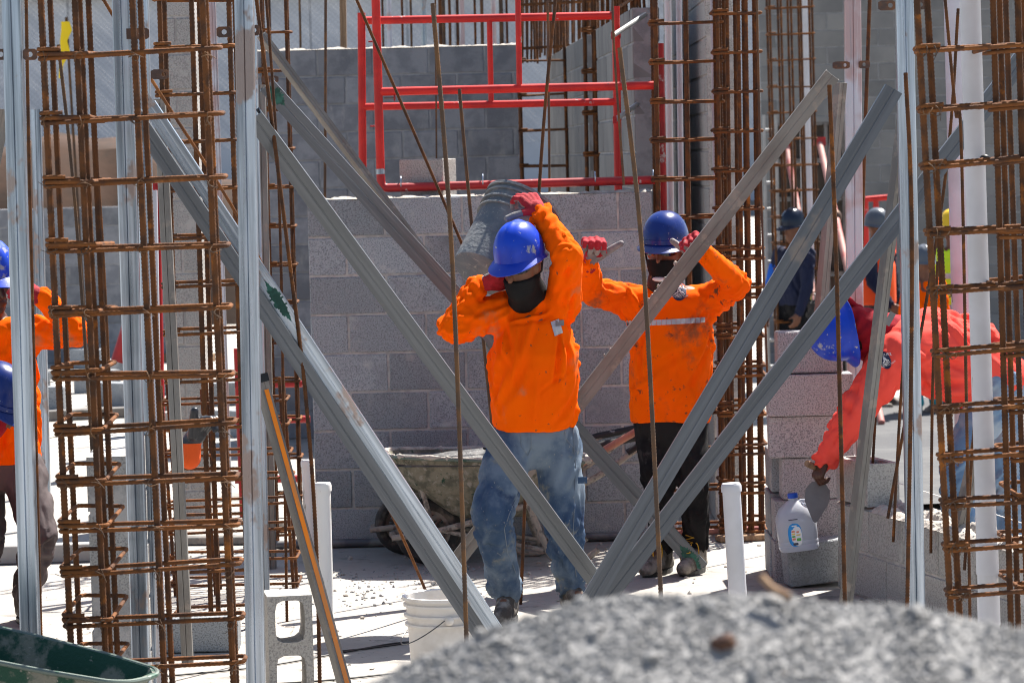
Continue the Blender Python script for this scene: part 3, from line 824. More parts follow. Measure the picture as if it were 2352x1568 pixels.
def helmet(parent, c, up, fw, m, peak=.055, ridge=True, brim=.010, s=1.0):
    up = up.normalized(); fw = (fw - up * fw.dot(up)).normalized(); la = fw.cross(up)
    mw = Matrix((la, fw, up)).transposed().to_4x4() @ Matrix.Scale(s, 4); mw.translation = c
    N = 48; rings = []
    def ring(z, ra, rb, ext=0.0, drop=0.0):
        rg = []
        for k in range(N):
            a = 2 * math.pi * k / N; ca, sa = math.cos(a), math.sin(a)
            f = max(0.0, sa) ** 1.6
            e = ext * (brim + peak * f)
            x, y = ca * (ra + e * (.7 if f > .2 else 1)), sa * (rb + e)
            zz = z - drop * (.006 + .022 * f) - (.012 * max(0, -sa) if z < .03 else 0)
            if ridge and z > .05:
                q = abs(x)
                zz += .007 * math.exp(-(q / .017) ** 2) + .004 * math.exp(-((q - .045) / .010) ** 2)
            rg.append(mw @ Vector((x, y - .004, zz)))
        return rg
    A, B_, Hh = .112, .132, .145
    prof = [(.02, .05), (.16, .35)]
    for i in range(11):
        th = math.pi / 2 * (1 - i / 10)
        r = max(math.cos(th) ** .86, .03)
        rings.append(ring(Hh * math.sin(th), A * r, B_ * r))
    rings.append(ring(-.012, A * 1.012, B_ * 1.012))
    if not ridge:
        rings.insert(-1, ring(.012, A * 1.0, B_ * 1.0)); rings.insert(-1, ring(.010, A * 1.05, B_ * 1.045)); rings.insert(-1, ring(-.010, A * 1.06, B_ * 1.05))
    rings.append(ring(-.018, A * 1.02, B_ * 1.02, 1.0, 1.0))
    rings.append(ring(-.022, A * 1.015, B_ * 1.015, 1.0, 1.0))
    rings.append(ring(-.017, A * .975, B_ * .975, 0, .3))
    rings.append(ring(.05, A * .90, B_ * .90)); rings.append(ring(.11, A * .5, B_ * .5)); rings.append(ring(.125, A * .03, B_ * .03))
    h = obj('helmet', MB().loft(rings), m, parent, smooth=True)
    b = MB(); pts = [mw @ Vector((.098 * math.cos(a), .116 * math.sin(a) - .004, -.022 - .01 * abs(math.cos(a)))) for a in [2 * math.pi * k / 24 for k in range(25)]]
    obj('headband', b.tube(pts, .009, 6), 'black_plastic', h, smooth=True)
    return h
def glasses(parent, c, up, fw, m='lens', temple='black_plastic'):
    la = fw.cross(up).normalized()
    g = None
    for s in (-1, 1):
        b = MB(); rings = []
        for k in range(7):
            a = R(90 - s * (6 + 54 * k / 6))
            h = .021 * math.sin(math.pi * (.12 + .80 * k / 6)) ** .5
            p = c + la * math.cos(a) * .088 + fw * (math.sin(a) * .106 + .006)
            rings.append([p + up * (.012 + h), p + up * (.012 + h * .3) + (la * math.cos(a) + fw * math.sin(a)) * .005, p + up * (.012 - h), p + up * .012 - (la * math.cos(a) + fw * math.sin(a)) * .004])
        b.loft(rings)
        o = obj('sunglasses' if g is None else 'lens', b, m, parent if g is None else g, smooth=True)
        if g is None: g = o
        obj('temple', MB().tube([c + la * s * -.0 + la * (-s if False else s) * .082 + fw * .055 + up * .018, c + la * s * .084 - fw * .03 + up * .012], .004, 6), temple, g, smooth=True)
    return g
def strap(parent, pts, r, m, nm): return obj(nm, MB().tube(fillet(pts, .03, 3), r, 6), m, parent, smooth=True)
def boot(parent, ank, toe, m='boot', lace=None):
    d = Vector((toe.x - ank.x, toe.y - ank.y, 0)).normalized(); g = min(ank.z, toe.z)
    mb = MB(); base = Vector((ank.x, ank.y, 0))
    gz_ = toe.z
    heel = Vector((ank.x, ank.y, gz_)) - d * .035
    mb.limb(Vector((ank.x, ank.y, gz_ + .16)), Vector((ank.x, ank.y, gz_ + .07)), .052, .050)
    mb.limb(heel + Vector((0, 0, .045)), heel + d * .12 + Vector((0, 0, .045)), .042, .045)
    mb.limb(heel + d * .10 + Vector((0, 0, .042)), heel + d * .225 + Vector((0, 0, .038)), .046, .037)
    mb.limb(heel + d * .06 + Vector((0, 0, .095)), heel + d * .17 + Vector((0, 0, .055)), .042, .038)
    me = remeshed(mb, .008, 3)
    co = get_co(me); co[:, 2] = np.maximum(co[:, 2], gz_ + .012); me.vertices.foreach_set('co', co.ravel())
    b = finish('boot', me, m, parent)
    l = Vector((-d.y, d.x, 0)); out = []
    for k in range(20):
        a = 2 * math.pi * k / 20
        out.append(heel + d * (.095 + .142 * math.cos(a)) + l * .049 * math.sin(a) * (1 if math.cos(a) > -.5 else .9))
    obj('sole', MB().loft([[p + Vector((0, 0, z)) for p in out] for z in (.0, .022)]), 'black_plastic', b)
    if lace:
        pts = []
        for k in range(9):
            t = k / 8; pts.append(heel + d * (.09 + .07 * (1 - t)) + l * (.022 if k % 2 else -.022) + Vector((0, 0, .10 + .085 * t)) + d * .035)
        obj('lace', MB().tube(pts, .0026, 6), lace, b, smooth=True)
        for s in (-1, 1):
            c = heel + d * .13 + Vector((0, 0, .15)) + l * s * .03
            obj('lace', MB().tube([c + Vector((0, 0, .0)) + l * s * .018 * math.sin(t) + Vector((0, 0, -.045 * (1 - math.cos(t)))) + d * .008 * t for t in [i * .5 for i in range(13)]], .0028, 6), lace, b, smooth=True)
    return b
def mid(a, b, t=.5): return a.lerp(b, t)
def person(label, J, M_, hands, shirt_w=1.0, voxel=.0075, folds=1.0, simple=False, seed=1, group=None, origin=None, hem=.06, sleeve=1.0, leg=1.0, vs=.010, belly=1.0, thighk=1.0, extra=()):
    """J joints in world space; M_ material names; hands: dict side -> (bones, glove mats or None, palm normal)"""
    hu, hf, H = J['up'].normalized(), J['fw'].normalized(), J['head']
    shL, shR, hipL, hipR = J['shL'], J['shR'], J['hipL'], J['hipR']
    mp, ms = mid(hipL, hipR), mid(shL, shR)
    latA = (hipR - hipL).normalized(); latB = (shR - shL).normalized()
    neck0 = J.get('neck', ms + (ms - mp).normalized() * .05)
    sw = (shR - shL).length / 2
    up_ = (ms - mp).normalized(); L = (ms - mp).length
    bend = J.get('bend', Vector((0, 0, 0)))
    def sp(t): return mp.lerp(ms, t) + bend * (4 * t * (1 - t))
    # ---- body, one continuous surface
    mb = MB()
    torso(mb, [(sp(-.12), .13, .095), (sp(0), .155, .11), (sp(.3), .14, .10), (sp(.65), .155, .112), (sp(.9), max(.12, sw * .85), .095), (sp(1.0), .085, .07), (neck0, .058, .062)], latA, latB)
    mb.limb(neck0 - up_ * .03, H - hu * .06 - hf * .01, .056, .054)
    head(mb, H, hu, hf)
    for s in 'LR':
        mb.limb(J['sh' + s], J['el' + s], .052, .042); mb.limb(J['el' + s], J['wr' + s], .042, .029)
        mb.limb(mid(ms, J['sh' + s], .4), J['sh' + s], .07, .055)
        if s in hands:
            for p0, p1, r0, r1, tg in hands[s][0]: mb.limb(p0, p1, r0, r1, 10)
        else: mb.limb(J['wr' + s], J['wr' + s] + (J['wr' + s] - J['el' + s]).normalized() * .1, .03, .03)
        mb.limb(J['hip' + s], J['kn' + s], .080, .058); mb.limb(J['kn' + s], J['an' + s], .056, .038)
        mb.limb(J['an' + s], J['an' + s] + Vector((J['toe' + s].x - J['an' + s].x, J['toe' + s].y - J['an' + s].y, -.04)).normalized() * .11, .036, .03)
    me = remeshed(mb, voxel, 2)
    org = origin if origin is not None else Vector((mp.x, mp.y, min(J['toeL'].z, J['toeR'].z)))
    P_ = finish('person', me, M_['skin'], None, org)
    tag(P_, label, 'person', group)
    # ---- shirt
    mb = MB()
    w = shirt_w
    torso(mb, [(sp(hem), .172 * w * belly, .128 * w), (sp(hem + .03), .175 * w * belly, .131 * w), (sp(.35), .178 * w * belly, .136 * w), (sp(.65), .184 * w, .136 * w), (sp(.86), max(.15, sw * .98), .110 * w), (sp(.98), max(.11, sw * .68), .082), (ms.lerp(neck0, .6) + up_ * .012, .074, .074)], latA, latB)
    for s in 'LR':
        a, e, wv = J['sh' + s], J['el' + s], J['wr' + s]
        mb.limb(mid(ms, a, .35) - up_ * .02, a, .085, .074 * sleeve); mb.limb(a, e, .076 * sleeve, .062 * sleeve); mb.limb(e, wv, .061 * sleeve, .044 * sleeve)
        arm = (e - a)
        mb.limb(mid(mp, ms, .80).lerp(a, .55) - up_ * .02, a.lerp(e, .25), .085, .068 * sleeve)
    for q in extra: mb.limb(*q)
    me = remeshed(mb, vs * .85, 4)
    F_ = folds
    seg = [(sp(.05), sp(1.0), .016 * F_, .50, 'body')]
    for s in 'LR':
        a, e, wv = J['sh' + s], J['el' + s], J['wr' + s]
        seg += [(a, e, .013 * F_, .085, 'drape'), (e, wv, .010 * F_, .055, 'ring')]
    fold(me, seg, seed)
    if not simple:
        sp_ = []
        for s in 'LR':
            a, e, wv = J['sh' + s], J['el' + s], J['wr' + s]
            ua, fa = (e - a).normalized(), (wv - e).normalized()
            inn = (ua * -1 + fa).normalized()
            cr = lambda p, ax=ua, o_=a: ax.cross(p - o_) + ax * .25
            cr2 = lambda p, ax=fa, o_=e: ax.cross(p - o_) + ax * .2
            sp_ += [(e + inn * .03, .09, cr, .25, 12, .12, .0080 * F_, .0080), (a.lerp(e, .5), .13, cr, .4, 8, .16, .0070 * F_, .011), (e.lerp(wv, .55), .12, cr2, .2, 11, .11, .0060 * F_, .0075),
                    (wv, .08, cr2, .2, 10, .10, .007 * F_, .0065), (a - up_ * .07, .13, (ms - a) * .5 - up_ * .25, .45, 14, .17, .010 * F_, .011), (a, .10, ua + (mp - a) * .6, .5, 8, .14, .008 * F_, .010)]
        sp_ += [(sp(.2), .26, up_ + latA * .25, .30, 20, .26, .0105 * F_, .013), (sp(.5), .26, up_ * .8 + latA * .6, .5, 14, .28, .0105 * F_, .015), (sp(.12), .24, latA, .35, 8, .16, .005 * F_, .010)]
        fold_lines(me, sp_, seed + 5)
    shirt = finish('shirt', me, M_['shirt'], P_)
    # ---- trousers
    mb = MB()
    torso(mb, [(sp(-.16), .125, .10), (sp(-.08), .158, .115), (sp(.04), .170 * w * belly, .122), (sp(.14), .160 * w, .116)], latA, latA)
    for s in 'LR':
        h, k, a = J['hip' + s], J['kn' + s], J['an' + s]
        mb.limb(h, k, .100 * leg * thighk, .078 * leg); mb.limb(k, a + (k - a).normalized() * .03, .077 * leg, .062 * leg)
    me = remeshed(mb, vs, 4)
    seg = [(sp(-.1), sp(.15), .004 * F_, .2, 'body')]
    for s in 'LR': seg += [(J['hip' + s], J['kn' + s], .015 * F_, .15, 'drape'), (J['kn' + s], J['an' + s], .018 * F_, .095, 'drape')]
    fold(me, seg, seed + 31)
    if not simple:
        sp_ = []
        for s in 'LR':
            h, k, a = J['hip' + s], J['kn' + s], J['an' + s]
            th, sn = (k - h).normalized(), (a - k).normalized()
            c1 = lambda p, ax=th, o_=h: ax.cross(p - o_) + ax * .3
            c2 = lambda p, ax=sn, o_=k: ax.cross(p - o_) + ax * .25
            sp_ += [(k, .13, c1, .3, 18, .14, .010 * F_, .009), (h + th * .05, .15, c1, .5, 12, .16, .007 * F_, .011), (k.lerp(a, .5), .14, c2, .4, 10, .15, .007 * F_, .011), (a + Vector((0, 0, .03)), .11, c2, .2, 18, .12, .009 * F_, .0085),
                    (h.lerp(k, .5), .16, th, .35, 6, .22, .007 * F_, .012)]
        fold_lines(me, sp_, seed + 9)
    pants = finish('trousers', me, M_['pants'], P_)
    if not simple:
        for s in 'LR': boot(P_, J['an' + s], J['toe' + s], M_.get('boot', 'boot'), M_.get('lace'))
    for s in hands:
        B, gm, Np = hands[s]
        if gm:
            dirw = (J['el' + s] - J['wr' + s]).normalized()
            glove(P_, B, (J['wr' + s] - dirw * .01, J['wr' + s] + dirw * .065), Np, gm)
    return P_, shirt, pants
def bvh_of(o):
    me = o.data; m = MWD[o.name]
    return BVHTree.FromPolygons([m @ v.co for v in me.vertices], [tuple(p.vertices) for p in me.polygons])
def project(bv, pts, d=Vector((0, 1, 0)), off=.004):
    out = []
    for p in pts:
        h = bv.ray_cast(p - d * 1.0, d)
        out.append((h[0] - d * off) if h[0] is not None else p)
    return out
def decal_grid(parent, bv, c, ux, uz, nx, nz, m, nm, shape=None, d=Vector((0, 1, 0)), off=.004):
    pts = [c + ux * (2 * i / nx - 1) + uz * (2 * j / nz - 1) for j in range(nz + 1) for i in range(nx + 1)]
    if shape == 'disc':
        pts = []
        for j in range(nz + 1):
            for i in range(nx + 1):
                x, z = 2 * i / nx - 1, 2 * j / nz - 1
                pts.append(c + ux * (x * math.sqrt(max(0, 1 - z * z / 2))) + uz * (z * math.sqrt(max(0, 1 - x * x / 2))))
    b = MB().add(project(bv, pts, d, off), [(j * (nx + 1) + i, j * (nx + 1) + i + 1, (j + 1) * (nx + 1) + i + 1, (j + 1) * (nx + 1) + i) for j in range(nz) for i in range(nx)])
    return obj(nm, b, m, parent, smooth=True)
def lettering(parent, bv, text, c, ux, uz, size, m='white_print', d=Vector((0, 1, 0)), off=.006, arc=0.0):
    cu = bpy.data.curves.new('t', 'FONT'); cu.body = text; cu.size = size; cu.align_x = 'CENTER'; cu.align_y = 'CENTER'; cu.resolution_u = 2
    o = bpy.data.objects.new('t', cu); COL.objects.link(o)
    dg = bpy.context.evaluated_depsgraph_get()
    me = bpy.data.meshes.new_from_object(o.evaluated_get(dg)); bpy.data.objects.remove(o)
    ux, uz = ux.normalized(), uz.normalized()
    pts = []
    for v in me.vertices:
        x, y = v.co.x, v.co.y
        pts.append(c + ux * x + uz * (y + arc * x * x))
    b = MB().add(project(bv, pts, d, off), [tuple(p.vertices) for p in me.polygons])
    bpy.data.meshes.remove(me)
    return obj('lettering', b, m, parent)
def badge(shirt, bv, c, r, d=Vector((0, 1, 0)), ux=Vector((1, 0, 0)), uz=Vector((0, 0, 1)), squash=1.0):
    bd = decal_grid(shirt, bv, c, ux * r * squash, uz * r, 10, 10, 'navy_print', 'badge', 'disc', d, .004)
    lettering(bd, bv, 'VASQUEZ', c + uz * r * .58, ux, uz, r * .42, d=d, arc=-.5 / r * .5)
    lettering(bd, bv, 'CONSTRUCTION', c - uz * r * .60, ux, uz, r * .26, d=d, arc=.35 / r * .5)
    def line(pts, w):
        b = MB(); q = [c + ux * x * r * squash + uz * z * r for x, z in pts]
        for p0, p1 in zip(q[:-1], q[1:]):
            n = (p1 - p0).cross(d).normalized() * w * r; mm = [p0.lerp(p1, t) for t in (0, .5, 1)]
            ps = project(bv, [x + n for x in mm] + [x - n for x in mm], d, .0065)
            b.add(ps, [(0, 1, 4, 3), (1, 2, 5, 4)])
        return obj('emblem', b, 'white_print', bd)
    line([(-.62, -.18), (-.05, -.42), (.62, -.10), (.10, .12), (-.62, -.18)], .035)
    line([(-.35, -.12), (-.05, -.26), (.36, -.06), (.05, .05), (-.35, -.12)], .03)
    line([(-.25, .0), (-.1, .42), (.0, .1), (.12, .34), (.22, .05)], .035)
    line([(-.80, -.30), (0, -.52), (.80, -.26)], .025)
    return bd
V = Vector
def PJ(d, Y):
    return {k: P(*v[:2], v[2] if len(v) > 2 else Y) for k, v in d.items()}

# ---------------- the bucket carrier
J1 = PJ({'head': (1197, 612, 13.32), 'neck': (1212, 672, 13.44), 'shL': (1158, 712, 13.44), 'shR': (1292, 700, 13.46), 'elL': (1040, 752, 13.30), 'elR': (1304, 588, 13.26),
         'wrL': (1094, 656, 13.38), 'wrR': (1243, 492, 13.40), 'hipL': (1176, 1015, 13.42), 'hipR': (1278, 1012, 13.48), 'knL': (1129, 1185, 13.20), 'knR': (1296, 1205, 13.42),
         'anL': (1166, 1372, 13.38), 'anR': (1312, 1375, 13.56)}, 13.45)
for s, dx in (('L', -.03), ('R', .05)):
    a = J1['an' + s]; a.z = max(a.z, .1); J1['toe' + s] = V((a.x + dx, a.y - .18, 0.0))
J1['up'] = V((-.14, -.20, 1)); J1['fw'] = V((-.46, -.84, -.24)); J1['bend'] = V((0, -.03, 0))
hR = hand_bones(J1['wrR'], V((-.42, .30, .55)), V((-.25, .55, -.75)), V((-.55, -.75, .0)), (40, 55, 40), V((-.8, -.25, -.25)), 1.12)
hL = hand_bones(J1['wrL'] + V((.015, 0, .01)), V((.95, .12, -.02)), V((-.1, .5, .8)), V((.0, -.8, .4)), (12, 20, 15), V((.8, -.2, .35)), 1.1)
W1, sh1, tr1 = person('worker in orange shirt and blue helmet carrying a bucket on the shoulder', J1, dict(skin='skin', shirt='orange', pants='jeans'),
       {'R': (hR, ('glove_red', 'glove_grey'), V((-.25, .55, -.75))), 'L': (hL, ('glove_red', 'glove_grey'), V((-.1, .35, .9)))}, shirt_w=1.03, seed=11, folds=1.2, hem=.12, sleeve=1.06, leg=1.08)
hu, hf = J1['up'].normalized(), J1['fw'].normalized(); H = J1['head']; hf = (hf - hu * hf.dot(hu)).normalized(); la = hf.cross(hu)
helmet(W1, H + hu * .058, hu + hf * .02, hf, 'helmet', peak=.056, ridge=True, s=.95)
glasses(W1, H, hu, hf, temple='tan_plastic')
mb = MB(); head(mb, H, hu, hf, .014, hi=-.035, face=False); mb.limb(H + hf * .070 - hu * .070, H + hf * .055 - hu * .10, .040, .045)
mb.limb(H - hu * .06, J1['neck'] + V((0, -.02, -.005)), .070, .088); mb.limb(H - hu * .09 + hf * .03, J1['neck'] + hf * .05 + V((0, 0, -.03)), .06, .06)
me = remeshed(mb, .008, 4); fold(me, [(H + hu * .02, J1['neck'] - V((0, 0, .05)), .006, .05, 'ring')], 5)
finish('face_mask', me, 'black_cloth', W1)
mb = MB(); head(mb, H, hu, hf, .006, lo=-.05, hi=.09, face=False)
co = [p for p in mb.v]; mb.v = [p - hf * .030 for p in co]
obj('hood', mb, 'black_cloth', W1, smooth=True)
bvt = bvh_of(tr1)
def seam(parent, bvx, pts, Y, r, m, nm='seam'):
    q = []
    for a_, b_ in zip(pts[:-1], pts[1:]):
        for k in range(6): q.append(P(a_[0] + (b_[0] - a_[0]) * k / 6, a_[1] + (b_[1] - a_[1]) * k / 6, Y))
    q.append(P(*pts[-1], Y)); h = []
    for p in q:
        hit = bvx.ray_cast(p, Vector((0, 1, 0)), 1.2)
        if hit[0] is not None: h.append(hit[0] + Vector((0, -.0005, 0)))
    if len(h) > 2: obj(nm, MB().tube(h, r, 6), m, parent, smooth=True)
for pts in ([(1322, 1000), (1328, 1100), (1322, 1250), (1330, 1365)], [(1207, 1128), (1172, 1190), (1158, 1230), (1166, 1290), (1190, 1355)], [(1298, 985), (1304, 1030), (1330, 1062)], [(1196, 985), (1198, 1045), (1214, 1068), (1222, 1050), (1222, 985)],
            [(1130, 1000), (1122, 1040), (1105, 1060)]):
    seam(tr1, bvt, pts, 12.9, .0021, 'denim_seam')
hl = P(1338, 1102, 13.36); obj('hammer_loop', MB().loft([[hl + V((x, y, z)) for z in (-.014, .014) for y in ((-.003, .003) if z < 0 else (.003, -.003))] for x, y in ((-.02, -.06), (.0, -.07), (.018, -.05), (.02, .0))]), 'jeans', tr1)
bv = bvh_of(sh1)
dc = P(1282, 762, 13.0); decal_grid(sh1, bv, dc, V((.018, 0, .006)), V((-.008, 0, .030)), 4, 4, 'reflect', 'patch')
decal_grid(sh1, bv, P(1289, 752, 13), V((.018, 0, 0)), V((0, 0, .012)), 4, 4, 'reflect_dark', 'patch', off=.005)
decal_grid(sh1, bv, P(1218, 708, 13), V((.012, 0, .008)), V((.010, 0, .026)), 4, 4, 'navy_print', 'badge', 'disc')

# ---------------- the gesturing worker
J2 = PJ({'head': (1527, 580, 14.66), 'neck': (1524, 648, 14.74), 'shL': (1447, 690, 14.76), 'shR': (1630, 688, 14.74), 'elL': (1357, 668, 14.60), 'elR': (1692, 655, 14.60),
         'wrL': (1350, 602, 14.40), 'wrR': (1617, 580, 14.42), 'hipL': (1500, 985, 14.78), 'hipR': (1582, 983, 14.78), 'knL': (1513, 1125, 14.72), 'knR': (1594, 1125, 14.72),
         'anL': (1522, 1268, 14.80), 'anR': (1600, 1268, 14.80)}, 14.76)
for s, dx in (('L', -.09), ('R', -.07)):
    a = J2['an' + s]; a.z = .1; J2['toe' + s] = V((a.x + dx, a.y - .17, 0.0))
J2['up'] = V((.03, -.05, 1)); J2['fw'] = V((-.30, -.92, -.06))
h2L = hand_bones(J2['wrL'] + V((.01, 0, 0)), V((.16, -.35, .9)), V((.1, -1, -.4)), V((1, .1, 0)), (80, 82, 40), V((.85, -.05, .50)), 1.22)
h2R = hand_bones(J2['wrR'], V((-.62, -.40, .55)), V((.1, -.9, -.5)), V((-1, .3, -.3)), (80, 82, 40), V((-.75, .05, .62)), 1.2)
W2, sh2, tr2 = person('worker in orange shirt raising both gloved fists before the block wall', J2, dict(skin='skin', shirt='orange2', pants='blackpants', lace='lace'),
       {'L': (h2L, ('glove_red', 'glove_grey'), V((0, 0, -1))), 'R': (h2R, ('glove_red', 'glove_grey'), V((0, 0, -1)))}, shirt_w=1.06, seed=23, hem=.06, sleeve=1.05, leg=.93)
hu, hf = J2['up'].normalized(), J2['fw'].normalized(); H = J2['head']; hf = (hf - hu * hf.dot(hu)).normalized(); la = hf.cross(hu)
helmet(W2, H + hu * .052, hu - hf * .02, hf, 'helmet2', peak=.038, ridge=False, brim=.012)
glasses(W2, H, hu, hf)
mb = MB(); head(mb, H, hu, hf, .011, hi=-.035, face=False); mb.limb(H - hu * .06, J2['neck'] - V((0, .0, .01)), .066, .080)
me = remeshed(mb, .008, 3); fold(me, [(H + hu * .02, J2['neck'] - V((0, 0, .05)), .005, .05, 'ring')], 8); bm_ = finish('neck_gaiter', me, 'leaf_cloth', W2)
mb = MB(); head(mb, H, hu, hf, .008, lo=-.06, hi=.09, face=False); mb.v = [p - hf * .030 for p in mb.v]; obj('hood', mb, 'leaf_cloth', W2, smooth=True)
b = MB(); rings = []
for z, q in ((-.026, 1.0), (-.040, 1.03), (-.06, 1.0), (-.085, .93), (-.108, .80)):
    rings.append([H + hu * z + la * math.cos(a) * .083 * q + hf * (math.sin(a) * .112 * q + .006) for a in [R(38 + 104 * k / 12) for k in range(13)]])
b.loft(rings, cap=False, closed=False); obj('face_mask', b, 'black_cloth', W2, smooth=True)
cc = H + hf * .088 - hu * .118
cup = obj('chin_cup', MB().ell(cc, .036, .020, .012, Matrix((la, hf, hu)).transposed()), 'white_plastic', W2, smooth=True)
for s in (-1, 1): strap(W2, [cc + la * s * .03, H + la * s * .085 + hf * .02 - hu * .03, H + la * s * .10 + hu * .04], .005, 'black_plastic', 'chin_strap')
bv = bvh_of(sh2)
c0, c1 = P(1443, 748, 14.5), P(1625, 738, 14.5)
n_ = 16
for k in range(n_):
    a, b_ = c0.lerp(c1, k / n_), c0.lerp(c1, (k + .93) / n_)
    decal_grid(sh2, bv, (a + b_) / 2, (b_ - a) / 2, V((0, 0, .0125)), 3, 2, 'reflect', 'reflective_strip', off=.005)
badge(sh2, bv, P(1567, 676, 14.4), .041, squash=.86)

# ---------------- the bent worker in coral
J3 = PJ({'head': (1955, 757, 13.88), 'neck': (2026, 778, 13.96), 'shL': (2048, 822, 13.80), 'shR': (2085, 770, 14.22), 'elL': (1966, 948, 13.80), 'elR': (2252, 900, 14.2),
         'wrL': (1897, 1052, 13.92), 'wrR': (2232, 990, 14.1), 'hipL': (2292, 882, 14.05), 'hipR': (2300, 878, 14.30), 'knL': (2200, 1085, 14.0), 'knR': (2305, 1085, 14.45),
         'anL': (2205, 1265, 14.2), 'anR': (2330, 1265, 14.55)}, 13.9)
for s in 'LR':
    a = J3['an' + s]; a.z = .1; J3['toe' + s] = V((a.x - .18, a.y - .06, 0.0))
J3['up'] = V((-.96, -.30, -.18)); J3['fw'] = V((.16, -.10, -1)); J3['bend'] = V((0, 0, .05))
h3 = hand_bones(J3['wrL'], V((-.42, -.15, -.8)), V((.75, .35, -.45)), V((-.3, .9, 0)), (58, 75, 45), V((.1, .5, -.85)), 1.0)
h3R = hand_bones(J3['wrR'], V((-.05, -.1, -1)), V((-1, 0, 0)), V((0, -1, 0)), (12, 18, 14), V((-.2, -.5, -.8)), 1.0)
W3, sh3, tr3 = person('worker in coral shirt bending over the low wall with a trowel', J3, dict(skin='skin_dark', shirt='coral', pants='jeans2'),
       {'L': (h3, None, V((.75, .35, -.45))), 'R': (h3R, ('glove_red', 'glove_red'), V((-1, 0, 0)))}, shirt_w=1.10, seed=41, folds=1.7, hem=-.02, sleeve=1.22, thighk=1.05, extra=[(P(2060, 815, 13.82), P(2000, 900, 13.80), .11, .085), (P(2120, 775, 14.0), P(2235, 800, 14.15), .13, .15), (P(2110, 845, 13.95), P(2250, 870, 14.08), .12, .13), (P(2085, 800, 13.9), P(2180, 800, 14.0), .13, .13)])
hu, hf = J3['up'].normalized(), J3['fw'].normalized(); H = J3['head']; hf = (hf - hu * hf.dot(hu)).normalized(); la = hf.cross(hu)
helmet(W3, H + hu * .055, hu - hf * .06, hf, 'helmet', peak=.024, ridge=True, s=1.0)
mb = MB(); head(mb, H, hu, hf, .011, hi=.02, face=False); mb.limb(H - hu * .03 - hf * .0, J3['neck'] + V((.03, -.03, .0)), .100, .118); mb.limb(H - hu * .03 + hf * .06, J3['neck'] + hf * .10 + V((-.01, -.02, 0)), .065, .062)
me = remeshed(mb, .008, 3); fold(me, [(H + hu * .03 - hf * .06, J3['neck'] + hf * .06, .008, .045, 'drape')], 12); finish('bandana', me, 'red_cloth', W3)
kn = H - hf * .085 - hu * .055
mb = MB().ell(kn, .03, .025, .02, nu=10, nv=6); mb.limb(kn, kn + V((-.045, 0, .045)), .014, .016, 8); mb.limb(kn, kn + V((.03, -.02, -.06)), .012, .018, 8)
me = remeshed(mb, .006, 2); finish('bandana_knot', me, 'red_cloth', W3)
glasses(W3, H, hu, hf)
bv = bvh_of(sh3)
badge(sh3, bv, P(2053, 838, 13.4), .040, squash=.6, ux=V((.94, 0, .34)), uz=V((-.34, 0, .94)))
for (u, v_, a_, L_) in ((2127, 885, -40, .055), (2044, 732, -60, .03)):
    q = P(u, v_, 13.3); dx = V((math.cos(R(a_)), 0, -math.sin(R(a_))))
    decal_grid(sh3, bv, q, V((math.cos(R(-a_)), 0, math.sin(R(-a_)))) * L_, V((-math.sin(R(-a_)), 0, math.cos(R(-a_)))) * .013, 8, 2, 'reflect_dark', 'reflective_strip', off=.005)

# ---------------- worker at the left edge
J4 = PJ({'head': (-22, 650, 13.72), 'neck': (-18, 722, 13.78), 'shL': (-92, 770, 13.9), 'shR': (62, 762, 13.72), 'elL': (-170, 850, 13.7), 'elR': (178, 765, 13.60),
         'wrL': (-110, 930, 13.5), 'wrR': (98, 683, 13.52), 'hipL': (-40, 1075, 13.85), 'hipR': (52, 1075, 13.78), 'knL': (-30, 1240, 13.7), 'knR': (92, 1230, 13.62),
         'anL': (-60, 1385, 13.8), 'anR': (58, 1385, 13.72)}, 13.8)
for s in 'LR':
    a = J4['an' + s]; a.z = .1; J4['toe' + s] = V((a.x + .06, a.y - .17, 0.0))
J4['up'] = V((.02, -.1, 1)); J4['fw'] = V((.62, -.75, -.25))
h4 = hand_bones(J4['wrR'], V((-.8, -.25, .45)), V((-.45, .55, -.55)), V((-.1, -.8, -.3)), (38, 45, 30), V((-.9, -.2, .0)), 1.05)
W4, sh4, tr4 = person('worker in orange shirt touching a blue helmet brim at the left edge', J4, dict(skin='skin_dark', shirt='orange', pants='greypants'),
       {'R': (h4, ('glove_red', 'glove_grey'), V((-.45, .55, -.55)))}, shirt_w=1.0, seed=57, hem=.04, leg=1.02)
hu, hf = J4['up'].normalized(), J4['fw'].normalized(); H = J4['head']; hf = (hf - hu * hf.dot(hu)).normalized()
helmet(W4, H + hu * .05, hu, hf, 'helmet', peak=.055)
for s in (-1, 1):
    ec = H + hf * .088 + hf.cross(hu) * s * .031 + hu * .008
    obj('eye', MB().ell(ec - hf * .004, .008, .008, .005), 'black_plastic', W4, smooth=True)
bv = bvh_of(sh4)
badge(sh4, bv, P(17, 770, 13.2), .042)
